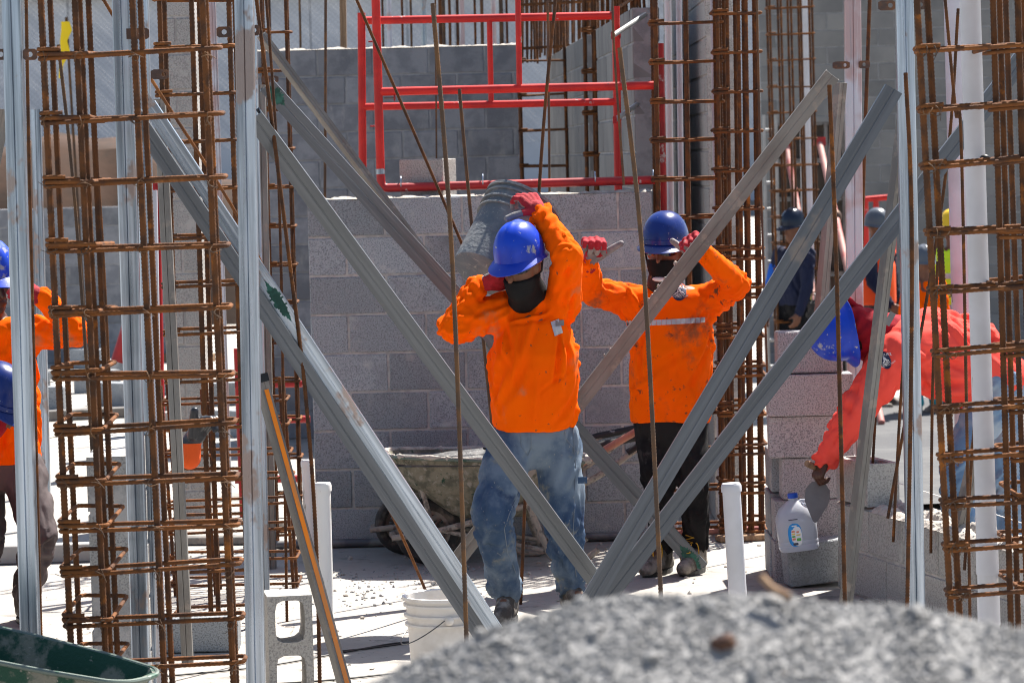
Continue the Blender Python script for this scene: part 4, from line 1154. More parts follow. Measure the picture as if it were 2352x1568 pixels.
# ---------------- crouched worker, nearly out of frame at the left
J5 = PJ({'head': (-18, 930, 13.15), 'neck': (-60, 985, 13.25), 'shL': (-150, 1030, 13.4), 'shR': (-60, 1045, 13.1), 'elL': (-170, 1150, 13.2), 'elR': (-75, 1170, 12.95),
         'wrL': (-110, 1230, 13.05), 'wrR': (-60, 1270, 12.95), 'hipL': (-240, 1200, 13.6), 'hipR': (-190, 1215, 13.4), 'knL': (-140, 1230, 13.25), 'knR': (-110, 1260, 13.05),
         'anL': (-200, 1400, 13.5), 'anR': (-160, 1430, 13.2)}, 13.3)
for s in 'LR':
    a = J5['an' + s]; a.z = .1; J5['toe' + s] = V((a.x + .17, a.y - .06, 0.0))
J5['up'] = V((.45, -.25, .85)); J5['fw'] = V((.75, -.25, -.55))
W5, sh5, tr5 = person('crouched worker in dark blue helmet cut off by the left edge', J5, dict(skin='skin', shirt='orange', pants='greypants'), {}, seed=63, voxel=.012)
hu, hf = J5['up'].normalized(), J5['fw'].normalized(); H = J5['head']; hf = (hf - hu * hf.dot(hu)).normalized()
helmet(W5, H + hu * .05, hu, hf, 'helmet2', peak=.055, ridge=False)
mb = MB(); head(mb, H, hu, hf, .011, hi=.005, face=False); mb.limb(H - hu * .06, J5['neck'], .07, .085); me = remeshed(mb, .01, 3); finish('bandana', me, 'red_cloth', W5)

# ---------------- people in the background
def bg_person(label, hx, hv, Y, s, m, fw, armL, armR, lean=0.0, sl=None, hm='helmet2', helm=True, seed=1):
    zb = gz(P(hx, hv, Y).x, Y)
    h = P(hx, hv, Y); f = V(fw).normalized(); la = f.cross(V((0, 0, 1))).normalized()
    hgt = h.z + .1 - zb; k = hgt / 1.72
    def q(x, z, y=0.0): return V((h.x, Y, zb)) + (la * x + f * y) * k + V((0, 0, z * k))
    ln = lean
    J = {'head': q(0, 1.62, ln), 'neck': q(0, 1.46, ln * .85), 'shL': q(-.17, 1.40, ln * .8), 'shR': q(.17, 1.40, ln * .8), 'hipL': q(-.08, .93), 'hipR': q(.08, .93), 'knL': q(-.10, .50, .03), 'knR': q(.11, .50, .03), 'anL': q(-.11, .09), 'anR': q(.12, .09)}
    J['elL'], J['wrL'] = q(*armL[0]), q(*armL[1]); J['elR'], J['wrR'] = q(*armR[0]), q(*armR[1])
    for s_ in 'LR': J['toe' + s_] = V((J['an' + s_].x + f.x * .17, J['an' + s_].y + f.y * .17, zb))
    J['up'] = V((0, 0, 1)) + f * .1; J['fw'] = f + V((0, 0, -.25))
    hand_ = {}
    for s_ in 'LR':
        D = (J['wr' + s_] - J['el' + s_]).normalized(); hand_[s_] = (hand_bones(J['wr' + s_], D, la * (1 if s_ == 'L' else -1), f, (20, 25, 20), f + D * .6), None, la)
    w, sh, tr = person(label, J, m, hand_, seed=seed, voxel=.011, vs=.014, group='workers in the right background')
    hu = J['up'].normalized(); ff = (J['fw'] - hu * J['fw'].dot(hu)).normalized()
    if helm: helmet(w, J['head'] + hu * .05, hu, ff, hm, peak=.05)
    return w, J, sh
hang = lambda s: ((s * .22, 1.12, .02), (s * .24, .88, .06))
B1, JB, _ = bg_person('background worker in navy shirt with one bright blue sleeve', 1822, 522, 30, 1, dict(skin='skin', shirt='navy', pants='blackpants'), (-.75, -.6, 0), ((-.22, 1.12, .06), (-.20, .90, .14)), ((.24, 1.12, .04), (.22, .90, .12)), hm='helmet_black', helm=True, seed=71)
mb = MB(); mb.limb(JB['elR'], JB['wrR'] + (JB['wrR'] - JB['elR']).normalized() * .01, .068, .05); mb.limb(JB['shR'].lerp(JB['elR'], .45), JB['elR'], .078, .07)
obj('sleeve', mb, 'blue_sleeve', B1, smooth=True)
pc = mid(JB['hipL'], JB['hipR']) + V((.14, -.10, -.03))
po = obj('tool_pouch', MB().box(pc, (.16, .12, .22), bev=.03), 'tool_pouch', B1)
for i, m in enumerate(('lab_orange', 'lab_yellow', 'reflect')): obj('tool', MB().tube([pc + V((-.05 + .05 * i, 0, .08)), pc + V((-.05 + .05 * i, -.01, .17))], .014, 8), m, po, smooth=True)
B2, JB, sb = bg_person('background worker in navy shirt and orange vest with grey helmet', 2014, 522, 30.5, 1, dict(skin='skin', shirt='navy', pants='greypants'), (.75, -.6, 0), hang(-1), ((.24, 1.15, .1), (.20, .95, .25)), hm='helmet_grey', seed=73)
def vest(person_, J, m):
    mp, ms = mid(J['hipL'], J['hipR']), mid(J['shL'], J['shR']); mb = MB(); la = (J['shR'] - J['shL']).normalized()
    torso(mb, [(mp.lerp(ms, .02), .20, .155), (mp.lerp(ms, .4), .195, .155), (mp.lerp(ms, .75), .20, .15), (mp.lerp(ms, .98), .17, .10)], la, la)
    for s in 'LR': mb.limb(mid(ms, J['sh' + s], .3), J['sh' + s], .1, .085)
    return finish('vest', remeshed(mb, .014, 3), m, person_)
vest(B2, JB, 'vest_orange')
B3, JB, sb = bg_person('background worker in orange vest bending beside the yellow one', 2122, 612, 29.5, 1, dict(skin='skin', shirt='orange', pants='teal'), (-.3, .9, 0), hang(-1), hang(1), helm=False, seed=77)
helmet(B3, JB['head'] + V((0, 0, .05)), V((0, 0, 1)), V((-.3, .9, 0)), 'helmet_grey')
B4, JB, sb = bg_person('background worker in yellow hi-vis shirt and yellow helmet', 2186, 525, 30, 1, dict(skin='skin', shirt='hivis', pants='jeans2'), (-.2, .95, 0), hang(-1), hang(1), hm='helmet_yellow', seed=79)
mp, ms = mid(JB['hipL'], JB['hipR']), mid(JB['shL'], JB['shR'])
for t in (.25, .55):
    mb = MB(); torso(mb, [(mp.lerp(ms, t), .205, .150), (mp.lerp(ms, t + .1), .205, .150)], V((1, 0, 0)), V((1, 0, 0))); obj('reflective_strip', mb, 'reflect', B4, smooth=True)

# ---------------- glove hung on a bar
gq = P(455, 985, 12.6)
GB_ = hand_bones(P(440, 1012, 12.6), V((.45, -.1, .55)), V((.6, -.4, -.6)), V((-.5, -.2, .6)), (45, 50, 30), V((.1, -.3, .9)), 1.15)
ge = bpy.data.objects.new('work_glove', None)
mb = MB()
for p0, p1, r0, r1, tg in GB_: mb.limb(p0, p1, r0 + .006, r1 + .006, 10)
wv = P(436, 1052, 12.6); mb.limb(P(440, 1015, 12.6), wv, .040, .046)
me = remeshed(mb, .005, 3)
g = finish('work_glove', me, None, None, wv, mats=['glove_black', 'glove_orange'])
c = np.empty(len(me.polygons) * 3); me.polygons.foreach_get('center', c); c = c.reshape(-1, 3)
zc = P(440, 1018, 12.6).z - wv.z
me.polygons.foreach_set('material_index', np.where(c[:, 2] < zc, 1, 0).astype(np.int32)); me.update()
tag(g, 'black and orange work glove stuck on a bar of the second cage', 'glove')
# ------------------------------------------------------------------ steel posts and braces
def channel(w, d, t=.003, lip=.014, groove=True):
    """closed outline of a lipped C section, web towards -y"""
    hw, hd = w / 2, d / 2
    g = .0018
    web = [(-hw, -hd)]
    if groove:
        web += [(-hw * .10, -hd), (-hw * .04, -hd + g), (hw * .04, -hd + g), (hw * .10, -hd)]
    web += [(hw, -hd)]
    o = web + [(hw, hd), (hw - lip, hd), (hw - lip, hd - t), (hw - t, hd - t), (hw - t, -hd + t + g), (-hw + t, -hd + t + g), (-hw + t, hd - t), (-hw + lip, hd - t), (-hw + lip, hd), (-hw, hd)]
    return o
def boxsec(w, d, t=.003):
    hw, hd, g = w / 2, d / 2, .0016
    c = .004
    return [(-hw, -hd + c), (-hw + c, -hd), (-hw * .07, -hd), (0, -hd + g * 2), (hw * .07, -hd), (hw - c, -hd), (hw, -hd + c), (hw, hd), (-hw, hd)]
def member(name, label, cat, a, b, prof, m, group=None, toward=Vector((0, -1, 0)), roll=0.0):
    mw = frame_of(a, b, toward)
    if roll: mw = mw @ Matrix.Rotation(roll, 4, 'Z')
    L = (b - a).length
    mb = MB().loft([[mw @ Vector((x, y, z)) for x, y in prof] for z in (0, L)])
    o = obj(name, mb, m, mw=mw)
    return tag(o, label, cat, group)
GP, GB = 'upright steel posts', 'diagonal steel braces'
def post(label, t0, t1, Y, w, d, m, ztop, zbot=0.0, prof=boxsec):
    a, b = P(*t0, Y), P(*t1, Y)
    return member('steel_post', label, 'post', ext(a, b, zbot), ext(a, b, ztop), prof(w, d), m, GP)
def plate(parent, u0, u1, v0, v1, Y, hole=True, m='plate'):
    a, b = P(u0, v0, Y), P(u1, v1, Y)
    w, h = abs(b.x - a.x), abs(a.z - b.z); c = (a + b) / 2
    mb = MB()
    if not hole: mb.box(c, (w, .006, h))
    else:
        n = 16; hx = w * .22 if w > h * 1.6 else 0; rr = h * .24
        out, inn = [], []
        for k in range(n):
            an = 2 * math.pi * (k + .5) / n; q = 1 / max(abs(math.cos(an)), abs(math.sin(an)))
            out.append((math.cos(an) * q * w / 2, math.sin(an) * q * h / 2)); inn.append((hx + math.cos(an) * rr, math.sin(an) * rr))
        vs = [(c.x + x, c.y + y, c.z + z) for y in (-.003, .003) for ring in (out, inn) for x, z in ring]
        fs = []
        for k in range(n):
            j = (k + 1) % n
            fs += [(k, j, n + j, n + k), (2 * n + k, 3 * n + k, 3 * n + j, 2 * n + j), (k, 2 * n + k, 2 * n + j, j), (n + k, n + j, 3 * n + j, 3 * n + k)]
        mb.add(vs, fs)
    return obj('bracket', mb, m, parent)
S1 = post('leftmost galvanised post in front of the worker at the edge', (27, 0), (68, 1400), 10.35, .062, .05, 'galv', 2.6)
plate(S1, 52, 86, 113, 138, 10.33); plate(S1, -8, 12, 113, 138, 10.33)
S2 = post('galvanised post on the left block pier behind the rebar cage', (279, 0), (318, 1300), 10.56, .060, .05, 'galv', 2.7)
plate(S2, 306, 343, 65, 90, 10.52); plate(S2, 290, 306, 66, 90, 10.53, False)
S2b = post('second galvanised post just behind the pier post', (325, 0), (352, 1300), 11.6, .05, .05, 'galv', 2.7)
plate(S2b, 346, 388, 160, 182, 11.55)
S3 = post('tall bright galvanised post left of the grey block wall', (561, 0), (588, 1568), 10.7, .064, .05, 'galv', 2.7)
plate(S3, 497, 533, 62, 86, 10.73); plate(S3, 570, 596, 58, 82, 10.74)
S3b = post('dull post standing behind the tall bright post', (597, 190), (622, 1270), 15.3, .052, .05, 'galv_mud', 2.37)
plate(S3b, 600, 640, 175, 190, 15.26)
S3c = post('narrow post between tall bright post and block wall', (577, 0), (606, 1250), 13.4, .04, .04, 'galv', 2.7)
S4 = post('pink-dusted post behind the bent worker', (1958, 0), (1966, 1040), 14.95, .078, .05, 'galv_pink', 2.9)
plate(S4, 1912, 1952, 142, 158, 14.9); plate(S4, 1972, 1998, 140, 157, 14.9)
S5 = post('galvanised post in front of the bent worker', (2077, 0), (2103, 1340), 12.2, .068, .05, 'galv', 2.75)
plate(S5, 2017, 2056, 2, 24, 12.15); plate(S5, 2098, 2130, 0, 22, 12.22)
S6 = post('slim grey post in the left background gap', (487, 0), (503, 480), 18.5, .04, .04, 'galv_pink', 3.0)
S7 = post('pale blurred post in far left yard', (82, 240), (92, 620), 19, .055, .05, 'galv', 2.35)
S8 = post('tan narrow post crossing the second cage', (365, 200), (420, 1300), 12.4, .045, .04, 'galv_mud', 2.25)

def brace(label, p0, Y0, p1, Y1, w, m, zend=None, d=.04, prof=channel, roll=0):
    """p0 upper end, p1 lower end; the lower end runs on to height zend"""
    a, b = P(*p0, Y0), P(*p1, Y1)
    if zend is not None: b = ext(a, b, zend)
    return member('steel_brace', label, 'brace', b, a, prof(w, d), m, GB, roll=roll)
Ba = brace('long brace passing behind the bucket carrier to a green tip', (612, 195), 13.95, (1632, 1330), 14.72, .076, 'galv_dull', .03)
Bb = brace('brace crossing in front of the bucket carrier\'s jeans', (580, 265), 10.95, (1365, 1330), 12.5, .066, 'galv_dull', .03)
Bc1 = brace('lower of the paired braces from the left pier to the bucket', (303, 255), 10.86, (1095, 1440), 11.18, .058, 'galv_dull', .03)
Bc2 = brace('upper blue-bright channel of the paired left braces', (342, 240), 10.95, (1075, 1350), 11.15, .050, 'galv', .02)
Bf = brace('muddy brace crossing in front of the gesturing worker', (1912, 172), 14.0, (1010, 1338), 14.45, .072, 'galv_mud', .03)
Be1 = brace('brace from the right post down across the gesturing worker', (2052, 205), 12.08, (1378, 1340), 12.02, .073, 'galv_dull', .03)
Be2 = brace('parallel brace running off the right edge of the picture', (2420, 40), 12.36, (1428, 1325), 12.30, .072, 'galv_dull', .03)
def patch_on(parent, mloc_boxes, m, name):
    for c, d in mloc_boxes:
        mb = MB().box(c, d); mb.v = [MWD[parent.name] @ p for p in mb.v]
        obj(name, mb, m, parent)
def sprayed(parent, w, d, z0, z1, dens=26, seed=1):
    """thin ragged skin of green spray paint on the web of a brace"""
    rnd = random.Random(seed); mb = MB(); mw = MWD[parent.name]
    n = 26
    for k in range(n):
        za = z0 + (z1 - z0) * k / n; zb = za + (z1 - z0) / n
        e = math.sin(math.pi * (k + .5) / n)
        xa = -w * .5 * e * rnd.uniform(.55, 1); xb = w * .5 * e * rnd.uniform(.55, 1)
        mb.add([mw @ Vector(p) for p in ((xa, -d / 2 - .0012, za), (xb, -d / 2 - .0012, za), (xb, -d / 2 - .0012, zb), (xa, -d / 2 - .0012, zb))], [(0, 1, 2, 3)])
    return obj('spray_mark', mb, 'green_spray', parent)
LBa = (P(612, 195, 13.95) - MWD[Ba.name].translation).length
sprayed(Ba, .074, .04, 0.0, .16); sprayed(Ba, .074, .04, LBa - .12, LBa, seed=3)
Lc2 = (P(338, 240, 10.95) - MWD[Bc2.name].translation).length
lo2 = (P(662, 740, 11.04) - MWD[Bc2.name].translation).length
sprayed(Bc2, .050, .04, lo2, lo2 + .17, seed=5)
sprayed(Bf, .070, .04, 0.02, .12, seed=7)
b = MB().box((0, 0, 0), (.045, .004, .06)); mw_ = MWD[Bc2.name]
b.v = [mw_ @ (p + Vector((0, -.024, Lc2 + .015))) for p in b.v]
fl = obj('end_plate', b, 'galv', Bc2)
b = MB().ell((0, 0, 0), .011, .006, .011); b.v = [mw_ @ (p + Vector((0, -.028, Lc2 + .018))) for p in b.v]
obj('bolt', b, 'galv_mud', fl, smooth=True)
b = MB()
for k in range(26):
    t_ = random.uniform(.05, .62); q = MWD[Bf.name] @ Vector((-.036 + random.uniform(-.004, .004), random.uniform(-.018, .015), LBa * t_))
    b.ell(q, random.uniform(.004, .012), .008, random.uniform(.005, .014), nu=6, nv=4)
obj('mortar_splash', b, 'drymortar', Bf, smooth=True)
def prop(label, p0, p1, Y0, Y1, w, m, cat='post'):
    a, b = P(*p0, Y0), P(*p1, Y1)
    return member('leaning_prop', label, cat, ext(a, b, 0.01), a, channel(w, .04), m, 'leaning steel props', roll=.6)
prop('pale leaning stud in front of the coral-shirted worker', (2106, 20), (1947, 1350), 12.5, 12.45, .040, 'galv_mud')
prop('leaning stud with an open black top behind the brace', (1931, 190), (1886, 700), 14.75, 14.85, .046, 'galv_mud')
prop('thin leaning stud beside the jeans at the right', (2262, 960), (2205, 1200), 13.0, 13.0, .05, 'galv_mud')
prop('grey leaning channel at the far left edge', (2, 250), (-60, 560), 10.9, 10.9, .06, 'galv_mud')
prop('rusty yellow-edged batten leaning behind the red scaffold', (600, 80), (868, 440), 15.5, 15.75, .036, 'galv_mud', 'batten')
OS = prop('narrow stud with an orange stripe leaning near the upright block', (596, 862), (788, 1560), 11.02, 10.9, .036, 'galv_mud')
mw_ = MWD[OS.name]; LO = (P(596, 862, 11.02) - mw_.translation).length
b = MB().box((0, -.0212, LO / 2 - .02), (.017, .002, LO - .07)); b.v = [mw_ @ p for p in b.v]; obj('painted_stripe', b, 'stripe_orange', OS)
b = MB().box((0, 0, LO - .012), (.042, .046, .03)); b.v = [mw_ @ p for p in b.v]; obj('taped_end', b, 'black_plastic', OS)

# ------------------------------------------------------------------ loose rebars
GR = 'loose upright reinforcing bars'
def rebar(label, pts, r, m='rust', ground=True, rib=.14, group=GR, name='reinforcing_bar', zb=0.0):
    ps = [P(*p[:2], p[2]) for p in pts]
    if ground: ps[-1] = ext(ps[-2], ps[-1], zb)
    ps2 = []
    for i in range(len(ps) - 1):          # gentle bend through the points
        p0, p1, p2, p3 = ps[max(i - 1, 0)], ps[i], ps[i + 1], ps[min(i + 2, len(ps) - 1)]
        for k in range(8):
            t = k / 8
            ps2.append(.5 * ((2 * p1) + (p2 - p0) * t + (2 * p0 - 5 * p1 + 4 * p2 - p3) * t * t + (3 * p1 - p0 - 3 * p2 + p3) * t ** 3))
    ps2.append(ps[-1])
    base = ps[-1]
    mb = MB().tube(ps2, r, 8 if rib else 6, rib=rib, step=.006)
    return tag(obj(name, mb, m, mw=T(base), smooth=True), label, 'rebar', group)
rebar('long bar slanting past the tall bright post to the frame bottom', [(588, -10, 11), (660, 560, 11), (701, 900, 11), (726, 1240, 11), (734, 1568, 11)], .0068)
rebar('bar rising from the slab left of the capped pipe', [(611, -10, 13.6), (640, 420, 13.6), (652, 990, 13.55), (659, 1416, 13.5)], .0062)
rebar('slanting bar that ends behind the carried bucket', [(815, -10, 14.1), (1067, 574, 14.3), (1100, 660, 14.3)], .0068, ground=False)
rebar('long rusty bar running from the top left down to the bucket', [(232, -10, 11.6), (366, 212, 11.8), (548, 500, 12.2), (676, 763, 12.6), (885, 1150, 13.2), (972, 1345, 13.6)], .0062, m='rust_bright')
rebar('dark bar standing in front of the white bucket', [(994, 8, 10.9), (1040, 620, 10.9), (1070, 1440, 10.9)], .0078, m='rust_dark')
rebar('short-topped bar between the dark bar and carried bucket', [(1055, 204, 14.6), (1085, 530, 14.6), (1128, 950, 14.6)], .0080, m='rust_dark')
rebar('bar behind the raised glove leaning down to the slab', [(1277, -10, 13.95), (1238, 443, 13.9), (1197, 1360, 13.85)], .0072)
rebar('thick dark bar in front of the gesturing worker', [(1423, 110, 10.9), (1480, 640, 10.9), (1515, 1330, 10.9)], .0078, m='rust_dark')
rebar('bar in front of the blue helmet of the bent worker', [(1905, 195, 11.0), (1922, 640, 11.0), (1940, 1360, 11.0)], .0075)
rebar('bar behind the pink-dusted post', [(1998, -10, 15.2), (1979, 565, 15.2), (1972, 900, 15.2)], .0090)
rebar('bar standing before the post near the bent worker', [(2080, 167, 11.6), (2095, 600, 11.6), (2084, 1350, 11.6)], .0075)
rebar('thin bar at the upper right behind the white pipe', [(2170, -10, 12), (2195, 256, 12), (2209, 366, 12), (2215, 700, 12)], .006)
rebar('thin bar leaning left behind the right rebar cage', [(2201, 20, 13.2), (2165, 458, 13.2), (2107, 795, 13.2)], .0065, zb=.42)
rebar('thin dark bar crossing the left cage upper part', [(134, 103, 11.2), (180, 564, 11.2), (206, 967, 11.2)], .0062, m='rust_dark')
rebar('reddish thin bar in the middle of left cage', [(209, 240, 11.9), (236, 565, 11.9), (252, 900, 11.9)], .0055)
rebar('thin upright bar before the shaded back wall', [(748, -10, 17), (746, 470, 17), (742, 800, 17)], .0075, m='rust_dark')
rebar('thin grey bar rising behind the red pipe', [(1120*1.0, -60, 16.8), (1000, 0, 16.8), (1003, 440, 16.8), (1004, 700, 16.8)][1:], .0045, m='rust_dark')
rebar('thin twisted bar right of the raised glove', [(1258, -10, 16.6), (1262, 410, 16.6), (1264, 700, 16.6)], .0065, m='rust_dark')
rebar('thin dark bar before the scaffold right leg', [(1407, -10, 16.0), (1411, 120, 16.0), (1433, 425, 16.0)], .0060, m='rust_dark', ground=False)
rebar('thin dark bar right of the tall rebar cage', [(1738, -10, 15.4), (1752, 560, 15.4), (1768, 1000, 15.4)], .0055, m='rust_dark')
rebar('slim dark bar at the left edge behind the post', [(60, -10, 13), (68, 420, 13), (75, 700, 13)], .007)
for i, (a, b_) in enumerate((((2013, 920), (2002, 1110)), ((2070, 900), (2052, 1235)), ((2142, 900), (2138, 1279)), ((2236, 1000), (2216, 1297)))):
    Yb = (13.85, 13.35, 12.95, 12.4)[i]
    rebar(('first', 'second', 'third', 'fourth')[i] + ' starter bar from the left rising out of the low wall', [(2 * a[0] - b_[0] + 8, a[1] - 300, Yb), (*a, Yb), (*b_, Yb)], .0062, group='starter bars in the low wall', zb=.3)
# background starter bars above the shaded wall
ORD = 'first second third fourth fifth sixth seventh eighth ninth tenth eleventh twelfth thirteenth fourteenth fifteenth sixteenth seventeenth eighteenth'.split()
for i, (u, w_, m_) in enumerate(((620, .012, 'rust'), (660, .008, 'rust'), (690, .01, 'rust_dark'), (880, .010, 'rust'), (895, .02, 'galv_pink'), (925, .01, 'rust'), (945, .01, 'rust_dark'),
                                (975, .022, 'galv'), (1012, .014, 'rust'), (1020, .014, 'rust_dark'), (1034, .012, 'rust'), (1052, .012, 'rust'), (1062, .02, 'galv_pink'), (1092, .01, 'rust'),
                                (1108, .014, 'rust_dark'), (1135, .02, 'galv_pink'), (1152, .016, 'rust_dark'), (1165, .01, 'rust'))):
    rebar(ORD[i] + ' thin bar from the left beyond the shaded wall top', [(u - 6, -60, 24 + (i % 4) * .6), (u, 90, 24 + (i % 4) * .6), (u + 3, 300, 24 + (i % 4) * .6)], w_, m=m_, rib=0, group='bars beyond the shaded wall', name='background_bar')
wp = [P(787, -30, 23.4), P(789, 95, 23.4)]
tag(obj('wooden_stake', MB().tube([wp[0], ext(wp[0], wp[1], 0)], .034, 4), 'wood'), 'brown wooden stake above the shaded wall', 'stake')

# ------------------------------------------------------------------ rebar cages
GC = 'rebar column cages'
def stirrup_mesh(w, d, r, rib=.10, hook=.07, m='rust_bright', rot=0):
    """one bent tie: rectangle w x d with two overlapping hooked ends, lying flat, corner at the origin"""
    c = [(0, 0, 0), (w, 0, 0), (w, d, .004), (0, d, .006), (0, -.0, r * 2.2)]
    pts = [(hook, .001, r * 2.2)] + [(0, 0, r * 2.2), (0, d, r * 1.2), (w, d, r * .6), (w, 0, 0), (-.0, 0, -.001), (-.0, hook, -.001)]
    pts = pts[rot:] if rot else pts
    mb = MB().tube(fillet(pts, .022, 5), r, 7, rib=rib, step=.008)
    me = bpy.data.meshes.new('stirrup')
    me.from_pydata([tuple(p) for p in mb.v], [], mb.f); me.materials.append(MT[m])
    me.polygons.foreach_set('use_smooth', [True] * len(me.polygons)); me.update()
    return me
TIE = None
def tie_mesh():
    global TIE
    if TIE is None:
        mb = MB(); pts = [Vector((.016 * math.cos(a), .016 * math.sin(a), .010 * math.sin(a * 1.5))) for a in [i * .5 for i in range(20)]] + [Vector((.03, -.02, .012))]
        mb.tube(pts, .0013, 4)
        TIE = bpy.data.meshes.new('tie_wire'); TIE.from_pydata([tuple(p) for p in mb.v], [], mb.f); TIE.materials.append(MT['rust_dark']); TIE.update()
    return TIE
def vbar(parent, a, b, r, m='rust', rib=.13, step=.0065):
    mb = MB().tube([a, b], r, 8, rib=rib, step=step)
    return obj('vertical_bar', mb, m, parent, smooth=True)
def img_bar(parent, t0, t1, Y, r, m='rust', zt=2.75, zb=0.0, rib=.13):
    a, b = P(*t0, Y), P(*t1, Y)
    return vbar(parent, ext(a, b, zb), ext(a, b, zt), r, m, rib)

# left foreground cage, L-shaped in plan
KL = empty('rebar_cage', T(ext(P(95, 0, 10), P(165, 1500, 10), 0)), 'large L-shaped rusty rebar cage in the left foreground', 'rebar cage', GC)
for t0, t1, Y, r in (((94, 0), (162, 1460), 10.0, .0104), ((115, 0), (183, 1460), 10.41, .0094), ((172, 0), (241, 1460), 10.0, .0104), ((184, 0), (253, 1460), 10.09, .0072),
                     ((203, 0), (268, 1460), 10.41, .0094), ((304, 0), (373, 1460), 10.0, .0104), ((322, 0), (391, 1460), 10.09, .0094), ((465, 0), (532, 1460), 10.0, .0106), ((474, 0), (540, 1460), 10.09, .0072)):
    img_bar(KL, t0, t1, Y, r)
m1 = stirrup_mesh(.572, .10, .0072); m2 = stirrup_mesh(.155, .44, .0068, rot=0)
sv = [-20, 127, 275, 420, 570, 717, 862, 990, 1106, 1212, 1314, 1430, 1532]
for i, v in enumerate(sv):
    u = 84 + 44 * v / 1000
    p = P(u, v + 8, 9.985)
    rz = random.uniform(-.012, .012)
    ml = MWD[KL.name].inverted() @ T(p) @ Matrix.Rotation(rz, 4, 'Z') @ Matrix.Rotation(random.uniform(-.045, .004), 4, 'Y')
    s_ = local_child('stirrup', m1, KL, ml)
    p = P(u - 3, v - 4 + random.uniform(-5, 5), 9.975)
    ml = MWD[KL.name].inverted() @ T(p) @ Matrix.Rotation(random.uniform(-.02, .02), 4, 'Z') @ Matrix.Rotation(random.uniform(-.03, .02), 4, 'Y') @ Matrix.Rotation(random.uniform(-.03, .03), 4, 'X')
    local_child('stirrup', m2, KL, ml)
    for du in (10, 88, 218, 386):
        q = P(u + du, v + 4, 9.97)
        local_child('tie_wire', tie_mesh(), KL, MWD[KL.name].inverted() @ T(q) @ Matrix.Rotation(random.uniform(0, 6), 4, 'Y'))

# right foreground cage with the white pipe inside
KR = empty('rebar_cage', T(ext(P(2110, 0, 10), P(2182, 1370, 10), 0)), 'rusty rebar cage at the right edge round a white pipe', 'rebar cage', GC)
for t0, t1, Y, r in (((2106, 0), (2182, 1370), 10.0, .0104), ((2130, 0), (2202, 1370), 10.05, .0104), ((2281, 0), (2321, 1400), 10.02, .0098), ((2296, 0), (2338, 1400), 10.20, .0092),
                     ((2310, 0), (2349, 1100), 10.42, .0092), ((2338, 0), (2378, 1400), 10.02, .0104), ((2352, 0), (2392, 1400), 10.42, .0094)):
    img_bar(KR, t0, t1, Y, r)
m3 = stirrup_mesh(.42, .12, .0072); m4 = stirrup_mesh(.20, .45, .0068)
for i, v in enumerate([-20, 118, 255, 386, 538, 672, 817, 946, 1057, 1162, 1264, 1370]):
    u = 2103 + 57 * v / 1000
    ml = MWD[KR.name].inverted() @ T(P(u, v, 9.985)) @ Matrix.Rotation(random.uniform(-.02, .02), 4, 'Z') @ Matrix.Rotation(random.uniform(-.07, -.02), 4, 'Y')
    local_child('stirrup', m3, KR, ml)
    ml = MWD[KR.name].inverted() @ T(P(u + 165 + random.uniform(-4, 4), v + random.uniform(-15, 10), 9.99)) @ Matrix.Rotation(random.uniform(-.03, .03), 4, 'Z') @ Matrix.Rotation(random.uniform(-.12, .02), 4, 'Y')
    local_child('stirrup', m4, KR, ml)
    for du in (14, 36):
        local_child('tie_wire', tie_mesh(), KR, MWD[KR.name].inverted() @ T(P(u + du, v, 9.97)) @ Matrix.Rotation(random.uniform(0, 6), 4, 'Y'))
# other cages: rectangular, given by front left bar in the picture, size, courses
def cage(label, t0, t1, Y, w, d, nx, r, rs, zs, ztop, lean=0, rib=.12, m='rust', skew=0.0):
    a, b = P(*t0, Y), P(*t1, Y)
    base = ext(a, b, 0)
    k = empty('rebar_cage', T(base), label, 'rebar cage', GC)
    ax = (ext(a, b, 2.0) - base) / 2.0
    for j in (0, 1):
        for i in range(nx):
            o = base + Vector((w * i / (nx - 1) + random.uniform(-.006, .006), d * j, 0))
            vbar(k, o, o + ax * (ztop + random.uniform(-.05, .05)), r, m, rib, .009)
    me = stirrup_mesh(w + .04, d + .03, rs, .10 if rib else 0)
    for z in zs:
        o = base + ax * z + Vector((-.02, -.018, 0))
        local_child('stirrup', me, k, T(o - base) @ Matrix.Rotation(random.uniform(-.02, .02), 4, 'Z') @ Matrix.Rotation(random.uniform(-.03, .01), 4, 'Y'))
    return k
cage('rebar cage behind the braces left of centre', (363, 0), (402, 1200), 13.1, .29, .28, 3, .0105, .0070, [.08 + .2 * i for i in range(14)], 2.9)
cage('slim rebar cage at the left end of the grey wall', (598, 0), (632, 1200), 16.2, .125, .13, 2, .0085, .0070, [.06 + .2 * i for i in range(14)], 3.0)
cage('low cage lying behind the second cage near the slab', (372, 900), (400, 1300), 14.4, .55, .2, 4, .008, .0065, [.05 + .12 * i for i in range(8)], 1.0)
cage('tall rebar cage at the right end of the grey wall', (1502, 0), (1520, 1200), 16.12, .33, .14, 3, .0130, .0080, [.05 + .2 * i for i in range(15)], 3.1)
cage('dense rebar cage behind the gesturing worker', (1648, 0), (1664, 1200), 16.0, .20, .22, 5, .0095, .0080, [.09 + .2 * i for i in range(15)] + [.04 + .2 * i for i in range(8)], 3.1)
cage('rebar column between the receding wall sections', (1343, 0), (1350, 430), 20.5, .12, .14, 3, .0120, .0085, [.1 + .27 * i for i in range(13)], 3.3, rib=0)
cage('thin rebar cage against the receding wall end', (1194, 200), (1200, 430), 23.2, .34, .2, 2, .0120, .0075, [.1 + .26 * i for i in range(11)], 3.0, rib=0)
cage('far rebar cage before the tall right wall', (1768, 0), (1775, 270), 30, .40, .3, 5, .012, .008, [.1 + .25 * i for i in range(17)], 4.6, rib=0)
